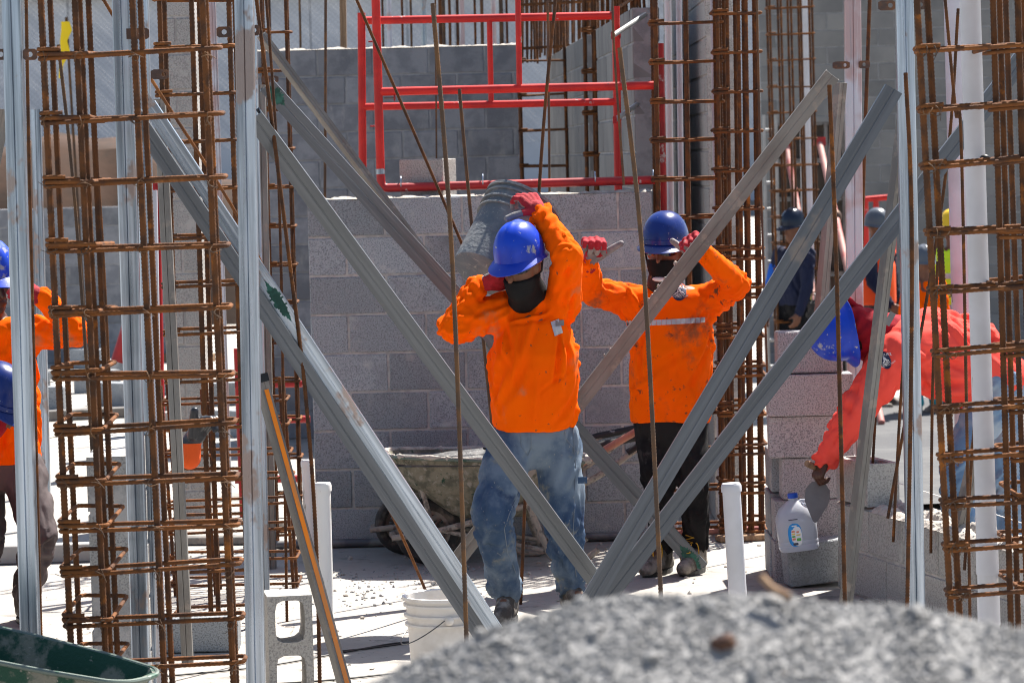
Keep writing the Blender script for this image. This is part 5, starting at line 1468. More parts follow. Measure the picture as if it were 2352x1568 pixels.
# dense forest of bars over the receding wall
kd = empty('rebar_mat', T((.15, 24.5, 2.0)), 'dense mat of rusty bars rising over the receding wall', 'rebar mat')
rnd = random.Random(5)
for i in range(44):
    u = 1197 + i * 4.1 + rnd.uniform(-2, 2); Y = 24.4 + rnd.uniform(0, 1.2)
    a, b = P(u, -40, Y), P(u + rnd.uniform(-2, 4), 118 + rnd.uniform(-8, 30), Y)
    obj('vertical_bar', MB().tube([a, b], .010, 5), 'rust', kd, smooth=True)
for v in (12, 42, 112):
    obj('cross_bar', MB().tube([P(1193, v, 24.38), P(1372, v - 10, 24.38)], .012, 5), 'rust_bright', kd, smooth=True)
kd2 = empty('rebar_mat', T((.6, 18.5, 2.8)), 'rusty bars fanning from the near wall top beside the cage', 'rebar mat')
for i in range(26):
    t_ = i / 25
    q = A_ + D_ * ((5.5 + 2.7 * t_) / D_.length) + Vector((.07 + rnd.uniform(-.03, .03), 0, 2.72))
    obj('vertical_bar', MB().tube([q, q + Vector((rnd.uniform(-.03, .03), 0, .6))], .009, 5), 'rust', kd2, smooth=True)
for z in (2.86, 2.99):
    q0 = A_ + D_ * (5.4 / D_.length) + Vector((.03, 0, z)); q1 = A_ + D_ * (8.3 / D_.length) + Vector((.03, 0, z))
    obj('cross_bar', MB().tube([q0, q1], .010, 5), 'rust_bright', kd2, smooth=True)

# ------------------------------------------------------------------ pipes
GPV = 'white plastic pipes'
def pipe(label, t0, t1, Y, r, m, ztop=None, cap=True, base=None):
    a, b = P(*t0, Y), P(*t1, Y)
    top = a if ztop is None else ext(a, b, ztop)
    bot = ext(a, b, 0)
    o = obj('plastic_pipe', MB().tube([bot, top], r, 24), m, mw=T(bot), smooth=True)
    tag(o, label, 'pipe', GPV)
    if cap:
        ax = (top - bot).normalized(); mb = MB()
        mb.tube([top - ax * .035, top - ax * .012, top - ax * .004, top + ax * .001], 1, 24, radii=[r * 1.13, r * 1.13, r * 1.05, r * .8])
        obj('end_cap', mb, m, o, smooth=True)
    return o
pipe('capped white pipe splashed with mortar near the bucket', (741, 1108), (750, 1455), G(750, 1455).y, .033, 'pvc_dirty')
pipe('clean capped white pipe right of the braces', (1679, 1109), (1693, 1340), 12.95, .038, 'pvc')
pipe('short capped pipe half hidden behind the slim cage', (705, 1055), (708, 1130), 15.4, .028, 'pvc_dirty')
pv = pipe('tall white drain pipe inside the right rebar cage', (2228, 0), (2271, 1400), 10.30, .0345, 'pvc', 2.8, False)
a, b = P(2228, 0, 10.3), P(2271, 1400, 10.3)
for z in (.62, .45):
    obj('coupling', MB().tube([ext(a, b, z - .05), ext(a, b, z + .05)], .0375, 24), 'pvc', pv, smooth=True)
q = P(2262, 362, 10.24); obj('plug', MB().ell(q, .016, .012, .010), 'black_plastic', pv, smooth=True)
pipe('white pipe inside the tall cage by the red leg', (1534, 0), (1546, 900), 16.45, .0185, 'pvc', 3.2, False)
pipe('greyish pipe left of middle inside tall cage', (1559, 0), (1570, 900), 16.5, .0155, 'pvc_lilac', 3.2, False)
pipe('greyish pipe between the two right cages', (1639, 0), (1653, 900), 16.45, .0185, 'pvc_lilac', 3.2, False)
pipe('grey conduit beside the left pier post', (352, 500), (366, 1300), 11.2, .0165, 'pvc_lilac', 1.9, False)
pipe('far white pipe before the tall right wall', (1846, 0), (1850, 230), 31, .06, 'pvc', 4.5, False)
pipe('broad grey pipe behind the right cage and drain pipe', (2192, 0), (2215, 900), 14.6, .05, 'pvc_lilac', 2.9, False)
tag(obj('conduit', MB().tube([G(625, 1262) + Vector((0, 0, .025)), G(1500, 1240) + Vector((0, 0, .025))], .022, 12), 'dark_conduit', smooth=True), 'dark steel conduit lying along the foot of the block wall', 'conduit')
tag(obj('conduit', MB().tube([G(1530, 1232) + Vector((0, 0, .02)), G(1765, 1222) + Vector((0, 0, .02))], .018, 12), 'prop_red', smooth=True), 'reddish conduit lying on the slab behind the capped pipe', 'conduit')
sl = [P(2030, 1098, 13.9), P(2352, 1202, 12.2)]
tag(obj('mason_line', MB().tube([sl[0], sl[1]], .0022, 5), 'string'), 'white mason line stretched along the low wall', 'string')

# ------------------------------------------------------------------ red scaffold frames
GS = 'red scaffold frames'
def sfr(label, segs, Y, origin, cuffs=()):
    k = empty('scaffold', T(origin), label, 'scaffold', GS)
    for nm, a, b, r, m in segs:
        pa, pb = P(*a, Y + (.05 if nm == 'ladder_bar' else 0)) if len(a) == 2 else P(*a), P(*b, Y) if len(b) == 2 else P(*b)
        obj(nm, MB().tube([pa, pb], r, 14), m, k, smooth=True)
    for nm, a, b, r, m in cuffs:
        obj(nm, MB().tube([P(*a), P(*b)], r, 12), m, k, smooth=True)
    return k
YA, YB = 16.95, 16.17
q = P(830, 30, YA); q2 = P(833, 400, YA); bot = ext(q, q2, 0)
q3 = P(1414, 15, YA); q4 = P(1420, 425, YA); bot2 = ext(q3, q4, 0)
KA = empty('scaffold', T(bot), 'rear red scaffold frame standing behind the wall', 'scaffold', GS)
for nm, a, b, r in (('leg', bot, q, .0215), ('leg', bot2, q3, .0215), ('cross_tube', P(832, 48, YA), P(1414, 36, YA), .0215), ('cross_tube', P(835, 246, YA), P(1418, 234, YA), .0200),
                    ('ladder_bar', P(1124, 42, YA), P(1128, 240, YA), .0150)):
    obj(nm, MB().tube([a, b], r, 14), 'red', KA, smooth=True)
for u, v in ((846, 96), (850, 290), (1408, 82), (1410, 270)):
    p = P(u, v, YA - .01); k_ = obj('brace_pin', MB().tube([p, p + Vector((.035, 0, 0))], .005, 8), 'red_dark', KA, smooth=True)
    obj('pin_head', MB().ell(p + Vector((.037, 0, 0)), .006, .012, .018), 'red_dark', k_, smooth=True)
KB = empty('scaffold', T(P(876, 430, YB)), 'front red scaffold frame standing on the block wall', 'scaffold', GS)
elbow = fillet([P(862, -30, YB), P(876, 432, YB), P(1500, 414, YB)], .07, 5)
obj('leg', MB().tube([P(862, -30, YB), P(874, 395, YB)], .0225, 14), 'red', KB, smooth=True)
obj('cross_tube', MB().tube(fillet([P(874, 396, YB), P(876, 432, YB), P(1512, 413, YB)], .05, 5), .0225, 14), 'red_dark', KB, smooth=True)
obj('coupling_ring', MB().tube([P(873, 388, YB), P(874, 400, YB)], .0240, 14), 'galv', KB, smooth=True)
obj('cross_tube', MB().tube([P(874, 211, YB), P(1512, 196, YB)], .0220, 14), 'red', KB, smooth=True)
obj('ladder_bar', MB().tube([P(1189, -30, YB), P(1193, 203, YB)], .0150, 14), 'red', KB, smooth=True)
obj('leg', MB().tube([P(1515, 100, YB + .14), P(1526, 640, YB + .14)], .0225, 14), 'red_dark', KB, smooth=True)
for u, v in ((921, 419), (1109, 414), (1367, 408), (1500, 404)):
    c = P(u, v, YB); ring = [c + Vector((0, .027 * math.cos(a), .030 * math.sin(a))) for a in [i * .55 for i in range(13)]]
    obj('clamp', MB().tube(ring, .004, 6), 'galv', KB, smooth=True)
p = P(883, 226, YB); k_ = obj('brace_pin', MB().tube([p, p + Vector((.05, -.01, 0))], .006, 8), 'galv_mud', KB, smooth=True)
obj('pin_head', MB().ell(p + Vector((.052, -.01, 0)), .006, .012, .018), 'red_dark', k_, smooth=True)
# telescopic tubes clamped to the right leg of the rear frame
for i, (a, b_) in enumerate((((1408, 82), (1482, 34)), ((1412, 276), (1464, 240)))):
    o = tag(obj('scaffold_tube', MB().tube([P(*a, 16.7), P(*b_, 17.2)], .014, 10), 'alu', smooth=True), ('upper' if i == 0 else 'lower') + ' grey tube pinned to the right leg of red scaffold', 'tube', 'tubes on the scaffold leg')
    obj('red_clip', MB().box(P(*a, 16.69), (.02, .03, .04)), 'red_dark', o)
KD = empty('scaffold', T(G(640, 1255)), 'low red frame lying behind the slim cage', 'scaffold', GS)
for v in (880, 962, 1098):
    obj('cross_tube', MB().tube([P(540, v + 4, 17.6), P(712, v, 17.6)], .021, 10), 'red_dark', KD, smooth=True)
obj('leg', MB().tube([P(545, 800, 17.6), ext(P(545, 800, 17.6), P(556, 1100, 17.6), 0)], .021, 10), 'red_dark', KD, smooth=True)
KE = empty('scaffold', T(G(330, 900)), 'blurred dark red frame behind the left cage', 'scaffold', GS)
for a, b_ in (((352, 420), (330, 640)), ((330, 640), (270, 830)), ((352, 420), (362, 900))):
    obj('cross_tube', MB().tube([P(*a, 20.5), P(*b_, 20.5)], .045, 10), 'red_dark', KE, smooth=True)
obj('leg', MB().tube([P(362, 900, 20.5), ext(P(352, 420, 20.5), P(362, 900, 20.5), 0)], .045, 10), 'red_dark', KE, smooth=True)
KF = empty('scaffold', T(P(1990, 850, 33)), 'far red scaffold frame before the right background wall', 'scaffold', GS)
for nm, a, b_ in (('leg', (1988, 455), (1993, 800)), ('leg', (2012, 460), (2016, 800)), ('cross_tube', (1988, 458), (2052, 452)), ('leg', (2050, 452), (2056, 800))):
    obj(nm, MB().tube([P(*a, 33), P(*b_, 33)], .03, 8), 'red', KF, smooth=True)

# ------------------------------------------------------------------ formwork, ladder and props in the right background
YF = 33.5
fo = P(1778, 600, YF); FK = empty('formwork_panel', T((fo.x, YF, -.55)), 'brown boarded formwork panel in the right background', 'formwork')
x0_, x1_ = P(1778, 400, YF).x, P(1936, 400, YF).x; zt_ = P(1850, 283, YF).z
for i in range(4):
    for j in range(7):
        w_, h_ = (x1_ - x0_) / 4, (zt_ + .55) / 7
        c = Vector((x0_ + (i + .5) * w_, YF + .01 * ((i + j) % 2), -.55 + (j + .5) * h_))
        obj('board', MB().box(c, (w_ - .03, .04, h_ - .04)), 'formwork', FK)
for i in range(5):
    x = x0_ + i * (x1_ - x0_) / 4
    obj('rib', MB().box((x, YF - .05, (zt_ - .55) / 2), (.035, .1, zt_ + .55)), 'form_frame', FK)
for j in range(8):
    z = -.55 + j * (zt_ + .55) / 7
    obj('rail', MB().box(((x0_ + x1_) / 2, YF - .04, min(z, zt_ - .02) + .012), (x1_ - x0_ + .05, .09, .035)), 'form_frame', FK)
lx = P(1757, 400, 31).x; LD = empty('ladder', T((lx, 31, -.55)), 'upright aluminium ladder left of the formwork panel', 'ladder')
for s_ in (0, .12):
    obj('rail', MB().box((lx + s_, 31, .9), (.025, .06, 2.9)), 'alu', LD)
for j in range(11):
    obj('rung', MB().tube([(lx, 31, -.4 + j * .26), (lx + .12, 31, -.4 + j * .26)], .016, 8), 'alu', LD, smooth=True)
for i, (a, b_) in enumerate((((1805, 330), (1872, 700)), ((1882, 325), (1945, 610)))):
    pa, pb = P(*a, 32.4), P(*b_, 30.5)
    o = tag(obj('push_pull_prop', MB().tube([pa, ext(pa, pb, -.5)], .032, 10), 'prop_red', smooth=True), ('left' if i == 0 else 'right') + ' faded red prop leaning on the formwork panel', 'prop', 'props against the formwork')
    obj('prop_head', MB().box(pa, (.12, .12, .09)), 'red_dark', o)
    obj('collar', MB().ell(pa.lerp(pb, .62), .06, .06, .07, nu=10, nv=6), 'plate', o, smooth=True)
tag(obj('far_brace', MB().tube([P(2055, 470, 32), P(2110, 580, 31)], .03, 8), 'alu', smooth=True), 'pale far tube slanting left of the yellow worker', 'tube')

# ------------------------------------------------------------------ buckets
def bucket(name, label, mw, m, wall_t=.004, bail=True, fill=None):
    prof = [(.001, 0), (.120, 0), (.126, .004), (.1375, .262), (.1480, .262), (.1482, .270), (.1385, .273), (.1400, .296), (.1515, .296), (.1518, .304), (.1410, .308), (.1425, .334), (.1525, .334), (.1530, .343),
            (.1440, .347), (.1450, .358), (.1560, .358), (.1570, .370), (.1500, .372), (.1430, .368), (.1260, .012), (.001, .010)]
    mb = MB().lathe(prof, 48, mw)
    o = tag(obj(name, mb, m, mw=mw, smooth=True), label, 'bucket')
    if bail:
        pts = [mw @ Vector((.155 * math.cos(a), -.155 + 0 * a, .300 - .155 * 1.0 * math.sin(a) * .0)) for a in (0,)]
        arc = [mw @ Vector((-.158 * math.cos(t), -.03 - .135 * math.sin(t), .295 - .10 * math.sin(t))) for t in [math.pi * i / 16 for i in range(17)]]
        obj('bail_handle', MB().tube(arc, .0022, 6), 'dark_conduit', o, smooth=True)
        for s_ in (-1, 1):
            obj('handle_ear', core_world(MB().ell((s_ * .150, -.012, .292), .012, .018, .018), mw), m, o, smooth=True)
    return o
wb = P(1020, 1365, 11.57)
bucket('white_bucket', 'white plastic bucket standing on the slab by the gravel', T((wb.x, 11.57, 0)) @ Matrix.Rotation(R(-78), 4, 'Z'), 'bucket_white')
b0, b1 = P(1112, 632, 13.58), P(1209, 470, 13.78)
ax = (b1 - b0).normalized()
mwb = frame_of(b0, b1) @ Matrix.Diagonal((1.19, 1.19, 1.05, 1))
CB = bucket('carried_bucket', 'mortar-crusted grey bucket carried on the worker\'s shoulder', mwb, 'bucket_grey', bail=False)

# ------------------------------------------------------------------ wheelbarrows
def barrow(label, o, fwd, scale=1.0, mortar=True, tm='barrow_green', tilt=0.0, ws=1.0):
    """o: ground point under the wheel hub, fwd: direction the nose points to"""
    f = Vector((fwd[0], fwd[1], 0)).normalized(); l = Vector((0, 0, 1)).cross(f)
    mw = Matrix((f, l, Vector((0, 0, 1)))).transposed().to_4x4() @ Matrix.Scale(scale, 4); mw.translation = o
    mwr = Matrix((f, l, Vector((0, 0, 1)))).transposed().to_4x4(); mwr.translation = o
    k = empty('wheelbarrow', mwr, label, 'wheelbarrow')
    if tilt: mw = mw @ T((0, 0, .175)) @ Matrix.Rotation(tilt, 4, 'Y') @ T((0, 0, -.175))
    def W(b): return core_world(b, mw)
    def outline(s, z, sh, wsc=1.0):
        pts = []
        for x, y in ((.20, 0), (.19, .12), (.14, .20), (-.1, .27), (-.45, .315), (-.74, .315), (-.80, .28), (-.82, 0)):
            pts.append((x, y))
        full = pts + [(x, -y) for x, y in pts[-2:0:-1]]
        cx = -.32 + sh
        return [Vector(((x + .32) * s + cx, y * s * wsc * ws, z(x) if callable(z) else z)) for x, y in full]
    rimz = lambda x: .56 + .05 * (x + .3)
    th = .006
    rings = [outline(.42, .25, -.06), outline(.50, .265, -.06), outline(.84, lambda x: .43 + .03 * x, 0), outline(1.0, rimz, 0), outline(1.035, rimz, 0), outline(1.035, lambda x: rimz(x) + .008, 0),
             outline(.985, lambda x: rimz(x) + .006, 0), outline(.83, lambda x: .438 + .03 * x, 0), outline(.48, .272, -.06)]
    tr = obj('tray', W(MB().loft(rings)), tm, k)
    rim = [p for p in outline(1.03, lambda x: rimz(x) + .004, 0)]
    obj('rim', W(MB().tube(fillet(rim + rim[:1], .03, 3), .010, 8)), 'barrow_edge', tr, smooth=True)
    if mortar:
        b = MB(); n = len(rim); c = Vector((-.32, 0, .545)); rr = []
        for q in (1.0, .93, .7, .4, .05):
            rg = []
            for i, p in enumerate(outline(.985 * q, .535, 0)):
                nzv = noise.noise(Vector((p.x * 9, p.y * 9, 4)))
                rg.append(p + Vector((0, 0, (.025 if q < .95 else 0) * (1 + 1.5 * nzv) + .03 * (1 - q))))
            rr.append(rg)
        b.loft(rr, cap=False)
        obj('mortar_load', W(b), 'wetmortar', k, smooth=True)
        b = MB(); rp = fillet(rim + rim[:1], .03, 6); pts = []; rad = []
        for a_, c_ in zip(rp[:-1], rp[1:]):
            for t in range(3):
                pts.append(a_.lerp(c_, t / 3) + Vector((0, 0, .006))); rad.append(.013 + .012 * noise.noise(pts[-1] * 31) + .006 * noise.noise(pts[-1] * 90))
        b.tube(pts, 1, 8, radii=rad)
        obj('mortar_crust', W(b), 'drymortar', tr, smooth=True)
    wc = Vector((0, 0, .175))
    wh = obj('wheel', W(MB().tube([wc + Vector((0, -.045, 0)), wc + Vector((0, .045, 0))], .022, 12)), 'wheel_rim', k, smooth=True)
    b = MB(); rings = []
    for i in range(33):
        a = 2 * math.pi * i / 32
        d = Vector((math.cos(a), 0, math.sin(a)))
        rings.append([wc + d * (.138 + .037 * math.cos(t)) + Vector((0, .040 * math.sin(t), 0)) for t in [2 * math.pi * q / 10 for q in range(10)]])
    b.loft(rings, cap=False); obj('tyre', W(b), 'tyre', wh, smooth=True)
    b = MB(); rings = []
    for i in range(33):
        a = 2 * math.pi * i / 32
        d = Vector((math.cos(a), 0, math.sin(a)))
        rings.append([wc + d * r_ + Vector((0, y_, 0)) for r_, y_ in ((.092, -.02), (.112, -.03), (.112, .03), (.092, .02))])
    b.loft(rings, cap=False); obj('rim', W(b), 'wheel_rim', wh, smooth=True)
    for i in range(6):
        a = 2 * math.pi * i / 6 + .3; d = Vector((math.cos(a), 0, math.sin(a)))
        obj('spoke', W(MB().tube([wc + d * .015, wc + d * .10], .008, 6)), 'wheel_rim', wh, smooth=True)
    for s_ in (-1, 1):
        path = fillet([(.20, s_ * .075, .155), (.0, s_ * .085, .175), (-.35, s_ * .21, .27), (-.85, s_ * .26, .44), (-1.10, s_ * .27, .62), (-1.32, s_ * .27, .66)], .14, 5)
        obj('handle_rail', W(MB().tube(path, .017, 10)), 'muddy_tube', k, smooth=True)
        g = fillet([(-1.02, s_ * .268, .575), (-1.10, s_ * .27, .622), (-1.36, s_ * .27, .668)], .1, 5)
        obj('grip', W(MB().tube(g, .0205, 10)), 'rubber_grip', k, smooth=True)
        obj('leg', W(MB().tube(fillet([(-.50, s_ * .24, .33), (-.62, s_ * .25, .02), (-.78, s_ * .25, .015), (-.86, s_ * .25, .08)], .06, 4), .016, 10)), 'muddy_tube', k, smooth=True)
        obj('tray_strut', W(MB().tube([(-.02, s_ * .09, .19), (.05, s_ * .13, .45)], .013, 8)), 'muddy_tube', k, smooth=True)
        obj('brace_bar', W(MB().tube([(-.05, s_ * .1, .19), (-.60, s_ * .245, .08)], .012, 8)), 'muddy_tube', k, smooth=True)
    return k
hub = G(992, 1288)
barrow('mortar-filled muddy green wheelbarrow behind the bucket carrier', Vector((P(985, 1225, 15.3).x, 15.3, 0)), (-1, -.10), .94, tm='barrow_muddy')
barrow('muddy wheelbarrow frame further back against the block wall', Vector((P(930, 1180, 15.72).x, 15.72, 0)), (-1, -.02), .88, tm='barrow_muddy')
tip = P(290, 1546, 9.4); d2 = Vector((math.cos(R(26)), -math.sin(R(26)), 0))
barrow('green wheelbarrow tray cut off by the lower left corner', Vector((tip.x, 9.4, 0)) - d2 * .20 * .82, d2, .82, mortar=False, tilt=.19, ws=.74)
# tool handle leaning on the far barrow
tag(obj('tool_handle', MB().tube([P(1462, 990, 15.3), P(1345, 1058, 15.35), P(1300, 1085, 15.36)], .018, 12), 'copper', smooth=True), 'pinkish tool handle lying across the wheelbarrow', 'tool handle')

# ------------------------------------------------------------------ jug and trowel
def jug():
    # body axis leans a little
    c0, c1 = P(1836, 1262, 14.03), P(1820, 1133, 14.03)
    mw = frame_of(c0, c1)
    Lj = (c1 - c0).length
    def sq(r, z, e=4.0, n=28, off=0.0):
        out = []
        for k in range(n):
            a = 2 * math.pi * k / n
            rr = (abs(math.cos(a)) ** e + abs(math.sin(a)) ** e) ** (-1 / e)
            out.append(mw @ Vector((math.cos(a) * rr * r + off, math.sin(a) * rr * r, z)))
        return out
    S = Lj / .27
    prof = [(.055, 0, 4), (.078, .004, 4), (.082, .014, 4), (.082, .03, 4), (.0805, .034, 4), (.082, .038, 4), (.082, .050, 4), (.0805, .054, 4), (.082, .058, 4), (.083, .14, 4), (.080, .165, 3.5), (.066, .20, 3), (.042, .228, 2.4), (.024, .240, 2), (.021, .246, 2), (.021, .262, 2)]
    b = MB().loft([sq(r * S * (1.14 if z < .21 else 1.0), z * S, e) for r, z, e in prof])
    j = tag(obj('water_jug', b, 'jug', mw=mw, smooth=True), 'cloudy plastic water jug with a blue cap beside the blocks', 'jug')
    b = MB().loft([sq(r * S * .985, z * S, e) for r, z, e in ((.05, .004, 4), (.076, .008, 4), (.080, .016, 4), (.080, .10, 4), (.08, .1001, 4), (.001, .1002, 2))])
    b = MB().lathe([(.0225, .249), (.0245, .250), (.0245, .268), (.022, .272), (.001, .272)], 20, mw @ Matrix.Scale(S, 4)); obj('cap', b, 'blue_cap', j, smooth=True)
    hp = [mw @ (Vector(p) * S) for p in fillet([(.030, -.02, .232), (.062, -.035, .232), (.085, -.045, .19), (.080, -.045, .15)], .03, 5)]
    obj('handle', MB().tube(hp, .011 * S, 10), 'jug', j, smooth=True)
    # printed label on the front: blue oval with a white panel and small coloured marks
    def oval(cx, cz, rx, rz, y, m, nm, e=2.0, par=j):
        pts = []
        for k in range(28):
            a = 2 * math.pi * k / 28; rr = (abs(math.cos(a)) ** e + abs(math.sin(a)) ** e) ** (-1 / e)
            pts.append(mw @ (Vector((cx + math.cos(a) * rr * rx, y, cz + math.sin(a) * rr * rz)) * S))
        return obj(nm, MB().add(pts, [tuple(range(28))]), m, par)
    lb = oval(-.018, .085, .033, .055, -.0955, 'lab_blue', 'label', 2.6)
    oval(-.008, .078, .022, .046, -.0959, 'lab_white', 'panel', 2.8, lb)
    oval(-.024, .082, .012, .030, -.0962, 'lab_white', 'panel', 4, lb)
    for cx, cz, rx, rz, m in ((-.026, .102, .008, .004, 'lab_orange'), (-.026, .090, .008, .004, 'lab_yellow'), (-.026, .078, .008, .004, 'lab_green'), (-.026, .066, .008, .005, 'lab_orange'), (-.005, .098, .006, .004, 'lab_orange'),
                              (-.003, .062, .010, .007, 'lab_green'), (-.003, .084, .010, .003, 'lab_yellow'), (-.02, .042, .012, .006, 'lab_dark'), (-.018, .128, .012, .003, 'lab_white')):
        oval(cx, cz, rx, rz, -.0966, m, 'print', 6, lb)
    oval(-.02, .158, .022, .0022, -.0955, 'lab_dark', 'date_print', 6)
    return j
jug()
hand3 = P(1874, 1078, 13.95)
def trowel():
    top = P(1880, 1104, 13.93); tipp = P(1872, 1200, 13.90)
    mw = frame_of(tipp, top, Vector((.15, -1, .1)))
    L = (top - tipp).length
    prof = [(0, .0), (.010, .006), (.052, .45 * L), (.058, .62 * L), (.055, .80 * L), (.030, .97 * L), (0, L)]
    pts = prof + [(-x, z) for x, z in prof[-2:0:-1]]
    b = MB().loft([[mw @ Vector((x, y, z)) for x, z in pts] for y in (-.0015, .0015)])
    t = tag(obj('trowel', b, 'trowel', mw=mw), 'broad mason trowel held point down by the bent worker', 'trowel')
    sh = fillet([mw @ Vector((0, .002, L * .93)), mw @ Vector((0, .05, L + .01)), hand3 + Vector((.03, .02, -.005))], .02, 4)
    obj('shank', MB().tube(sh, .006, 8), 'trowel', t, smooth=True)
    obj('handle', MB().tube([hand3 + Vector((.035, .025, -.008)), hand3 + Vector((-.02, -.03, .02)), hand3 + Vector((-.045, -.055, .035))], .015, 10), 'wood', t, smooth=True)
trowel()

# ------------------------------------------------------------------ gravel heap in the foreground
YG = 3.6
sil = [(640, 1640), (730, 1600), (815, 1556), (965, 1484), (1120, 1412), (1285, 1368), (1430, 1350), (1560, 1345), (1700, 1341), (1800, 1332), (1900, 1353), (2000, 1357), (2100, 1364), (2200, 1394), (2300, 1415), (2352, 1422), (2500, 1470), (2900, 1640), (3300, 1800)]
sp = [P(u, v, YG) for u, v in sil]
sx = [p.x for p in sp]; sz = [p.z - .012 for p in sp]
sx = [sx[0] - 2.2, sx[0] - .8] + sx + [sx[-1] + .8, sx[-1] + 1.8]; sz = [0, .55] + sz + [.45, 0]
def ridge(x): return float(np.interp(x, sx, sz))
def heap(x, y):
    h = ridge(x)
    d = y - YG
    z = h - (.62 * abs(d) if d < 0 else .70 * abs(d)) - .0 + min(.03, .25 * d * d) * 0
    nz_ = .010 * noise.noise(Vector((x * 4, y * 4, 1))) + .003 * noise.noise(Vector((x * 14, y * 14, 2)))
    return z + nz_ * (1 if abs(d) > .02 else 1)
gx = np.linspace(-2.7, 4.2, 116); gy = np.linspace(YG - 2.25, YG + 2.1, 88)
b = MB().add([(x, y, max(heap(x, y), -.02)) for y in gy for x in gx],
             [(j * 116 + i, j * 116 + i + 1, (j + 1) * 116 + i + 1, (j + 1) * 116 + i) for j in range(87) for i in range(115)])
HG = tag(obj('gravel_heap', b, 'gravel', smooth=True), 'blurred heap of grey gravel across the foreground', 'gravel', kind='stuff')
ico = bmesh.new(); bmesh.ops.create_icosphere(ico, subdivisions=1, radius=1.0)
iv = np.array([v.co[:] for v in ico.verts]); ifc = np.array([[v.index for v in f.verts] for f in ico.faces]); ico.free()
rs = np.random.RandomState(4)
def stones(n, xr, yr, hf, smin, smax, name, m, seed, parent=None, label=None, cat=None):
    rs = np.random.RandomState(seed); V, Fc = [], []
    for k in range(n):
        x, y = rs.uniform(*xr), rs.uniform(*yr)
        s = smin + (smax - smin) * rs.rand() ** 2.5
        q = iv * (1 + .22 * rs.normal(size=(len(iv), 1))) * s * np.array([rs.uniform(.7, 1.2), rs.uniform(.7, 1.2), rs.uniform(.5, .9)])
        a = rs.uniform(0, 6.28); c_, s_ = math.cos(a), math.sin(a)
        q = q @ np.array([[c_, -s_, 0], [s_, c_, 0], [0, 0, 1]])
        V.append(q + np.array([x, y, hf(x, y) + s * .25])); Fc.append(ifc + k * len(iv))
    me = bpy.data.meshes.new(name)
    me.from_pydata(np.concatenate(V).tolist(), [], np.concatenate(Fc).tolist())
    me.materials.append(MT[m]); me.update()
    o = bpy.data.objects.new(name, me); COL.objects.link(o)
    if parent: o.parent = parent
    o['kind'] = 'stuff'
    if label: tag(o, label, cat)
    return o
stones(24000, (-.36, .9), (YG - .32, YG + .06), heap, .0018, .0046, 'pebbles', 'gravel', 5, HG)
stones(5000, (-1.2, 2.2), (YG - 1.3, YG + .5), heap, .004, .012, 'pebbles', 'gravel', 6, HG)
cl = P(1660, 1500, 3.45); b = MB().ell((cl.x, cl.y, heap(cl.x, cl.y) + .008),   .0145, .012, .010, nu=10, nv=7)
for p in b.v: p += Vector((noise.noise(p * 60), noise.noise(p * 70), noise.noise(p * 80))) * .006
cy = 3.48
for yy in [3.15 + .01 * i for i in range(45)]:
    pp = P(1660, 1500, yy)
    if abs(pp.z - heap(pp.x, yy)) < .012: cy = yy
pp = P(1660, 1500, cy); dv = Vector((pp.x, cy, heap(pp.x, cy) + .006)) - Vector((cl.x, cl.y, heap(cl.x, cl.y) + .008)); b.v = [p + dv for p in b.v]
tag(obj('brown_clod', b, 'brownstone', smooth=True), 'dark brown clod lying on the gravel heap', 'clod')
sa = P(1772, 1348, 3.59)
tag(obj('wood_chip', MB().tube([sa + Vector((-.012, 0, .013)), sa + Vector((.0, -.01, .0)), sa + Vector((.018, -.025, -.008))], .0045, 6), 'wood'), 'pale wood chip sticking out of the gravel heap', 'wood chip')
# crumbs of mortar on the slab
stones(900, (-3.2, 2.6), (11.2, 16.0), lambda x, y: 0.0, .003, .014, 'mortar_crumbs', 'drymortar', 9, None, 'scattered crumbs of dry mortar on the slab', 'debris')
b = lumpy_strip(.75, .5, .05, 61, .015); q = G(345, 1475)
for p in b.v: p += Vector((q.x - .1, q.y - .1, 0))
tag(obj('rubble_strip', b, 'drymortar', kind if False else None) if False else obj('mortar_spill', b, 'drymortar'), 'lumpy spill of dry mortar at the foot of the left cage', 'debris', kind='stuff')
lb_ = loose_block('broken grey block lying behind the left cage foot', T((P(445, 1440, 12.6).x, 12.75, .075)), L=.34, H=.14, W=.15, m='block')

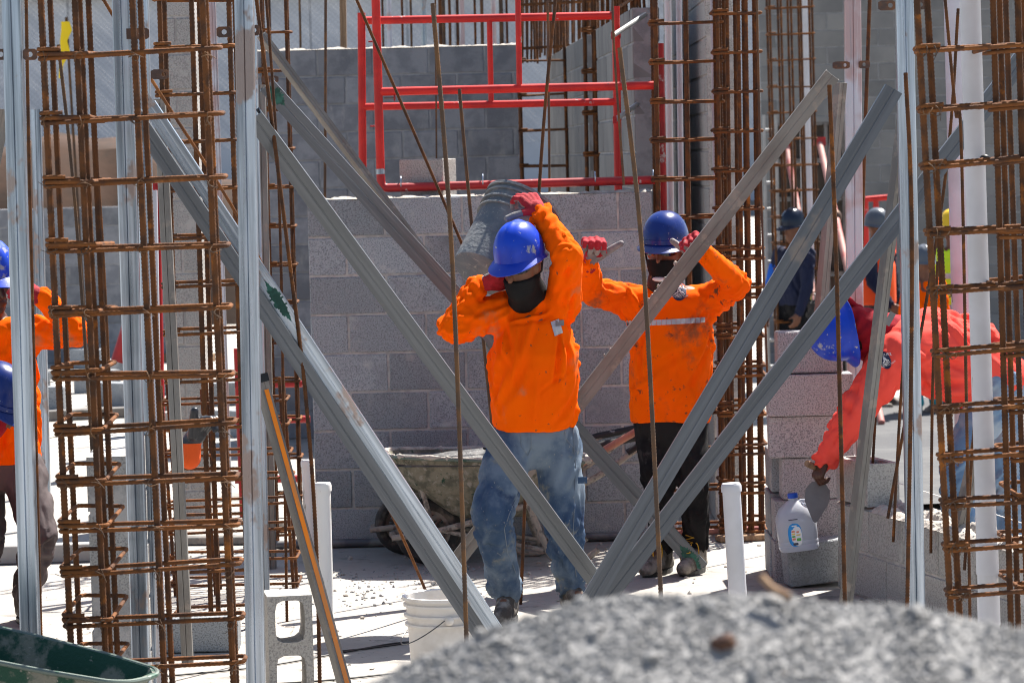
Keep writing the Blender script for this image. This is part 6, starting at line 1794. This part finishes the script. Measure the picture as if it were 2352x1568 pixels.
# ------------------------------------------------------------------ clutter on the slab
GD = 'streaks on the slab'
for i, (pts, lab) in enumerate((([(330, 1560), (600, 1535), (900, 1480), (960, 1475)], 'thin dark streak on the slab nearest the upright block'), ([(600, 1575), (760, 1565), (940, 1545)], 'thin dark streak running to the white bucket base'),
                         ([(760, 1500), (860, 1490), (1000, 1470)], 'faint thin streak behind the white bucket'))):
    q = [G(*p) + Vector((0, 0, .006)) for p in pts]
    tag(obj('streak', MB().tube(fillet(q, .2, 6), .004, 6), 'black_plastic', smooth=True), lab, 'streak', GD)  # thin dark lines laid flat along the slab
def plank(label, u, v, L, W_, H_, rz, m='wood'):
    g = G(u, v); mw = T((g.x, g.y, H_ / 2 + .003)) @ Matrix.Rotation(rz, 4, 'Z')
    b = MB().box((0, 0, 0), (L, W_, H_), bev=.004); b.v = [mw @ p for p in b.v]
    return tag(obj('plank', b, m, mw=mw), label, 'plank', 'boards on the slab')
plank('grey kerb-like board on the slab behind the left cage', 130, 1290, 1.2, .1, .09, .05, 'concrete')
plank('weathered board on the slab left of the second cage foot', 455, 1250, .7, .09, .04, -.12, 'galv_mud')
plank('short offcut board near the capped pipe', 690, 1215, .35, .08, .05, .3, 'drymortar')
plank('flat board by the dense cage foot', 1735, 1240, .4, .1, .03, .2, 'wood')
stones(260, (-1.15, -.2), (13.9, 15.2), lambda x, y: 0.0, .004, .013, 'grit_patch', 'gravel', 29, None, 'patch of loose dark grit in front of the wheelbarrow', 'debris')

GY = 'loose blocks in the left yard'
rnd = random.Random(77)
for i in range(9):
    u = (62, 105, 205, 225, 262, 300, 395, 515, 535)[i]; v = (905, 940, 845, 900, 930, 870, 905, 930, 1000)[i]
    g = G(u, v); m_ = T((g.x, g.y, .096)) @ Matrix.Rotation(rnd.uniform(-.8, .8), 4, 'Z')
    loose_block(ORD[i] + ' loose block from the left lying in the bright left yard', m_, m='block', group=GY)
for i in range(5):
    g = G((40, 120, 250, 330, 560)[i], (800, 870, 960, 830, 960)[i])
    plank(ORD[i] + ' board from the left lying in the left yard', (40, 120, 250, 330, 560)[i], (800, 870, 960, 830, 960)[i], 1.6, .12, .08, rnd.uniform(-.4, .4), ('wood', 'concrete', 'galv_mud', 'wood', 'concrete')[i])
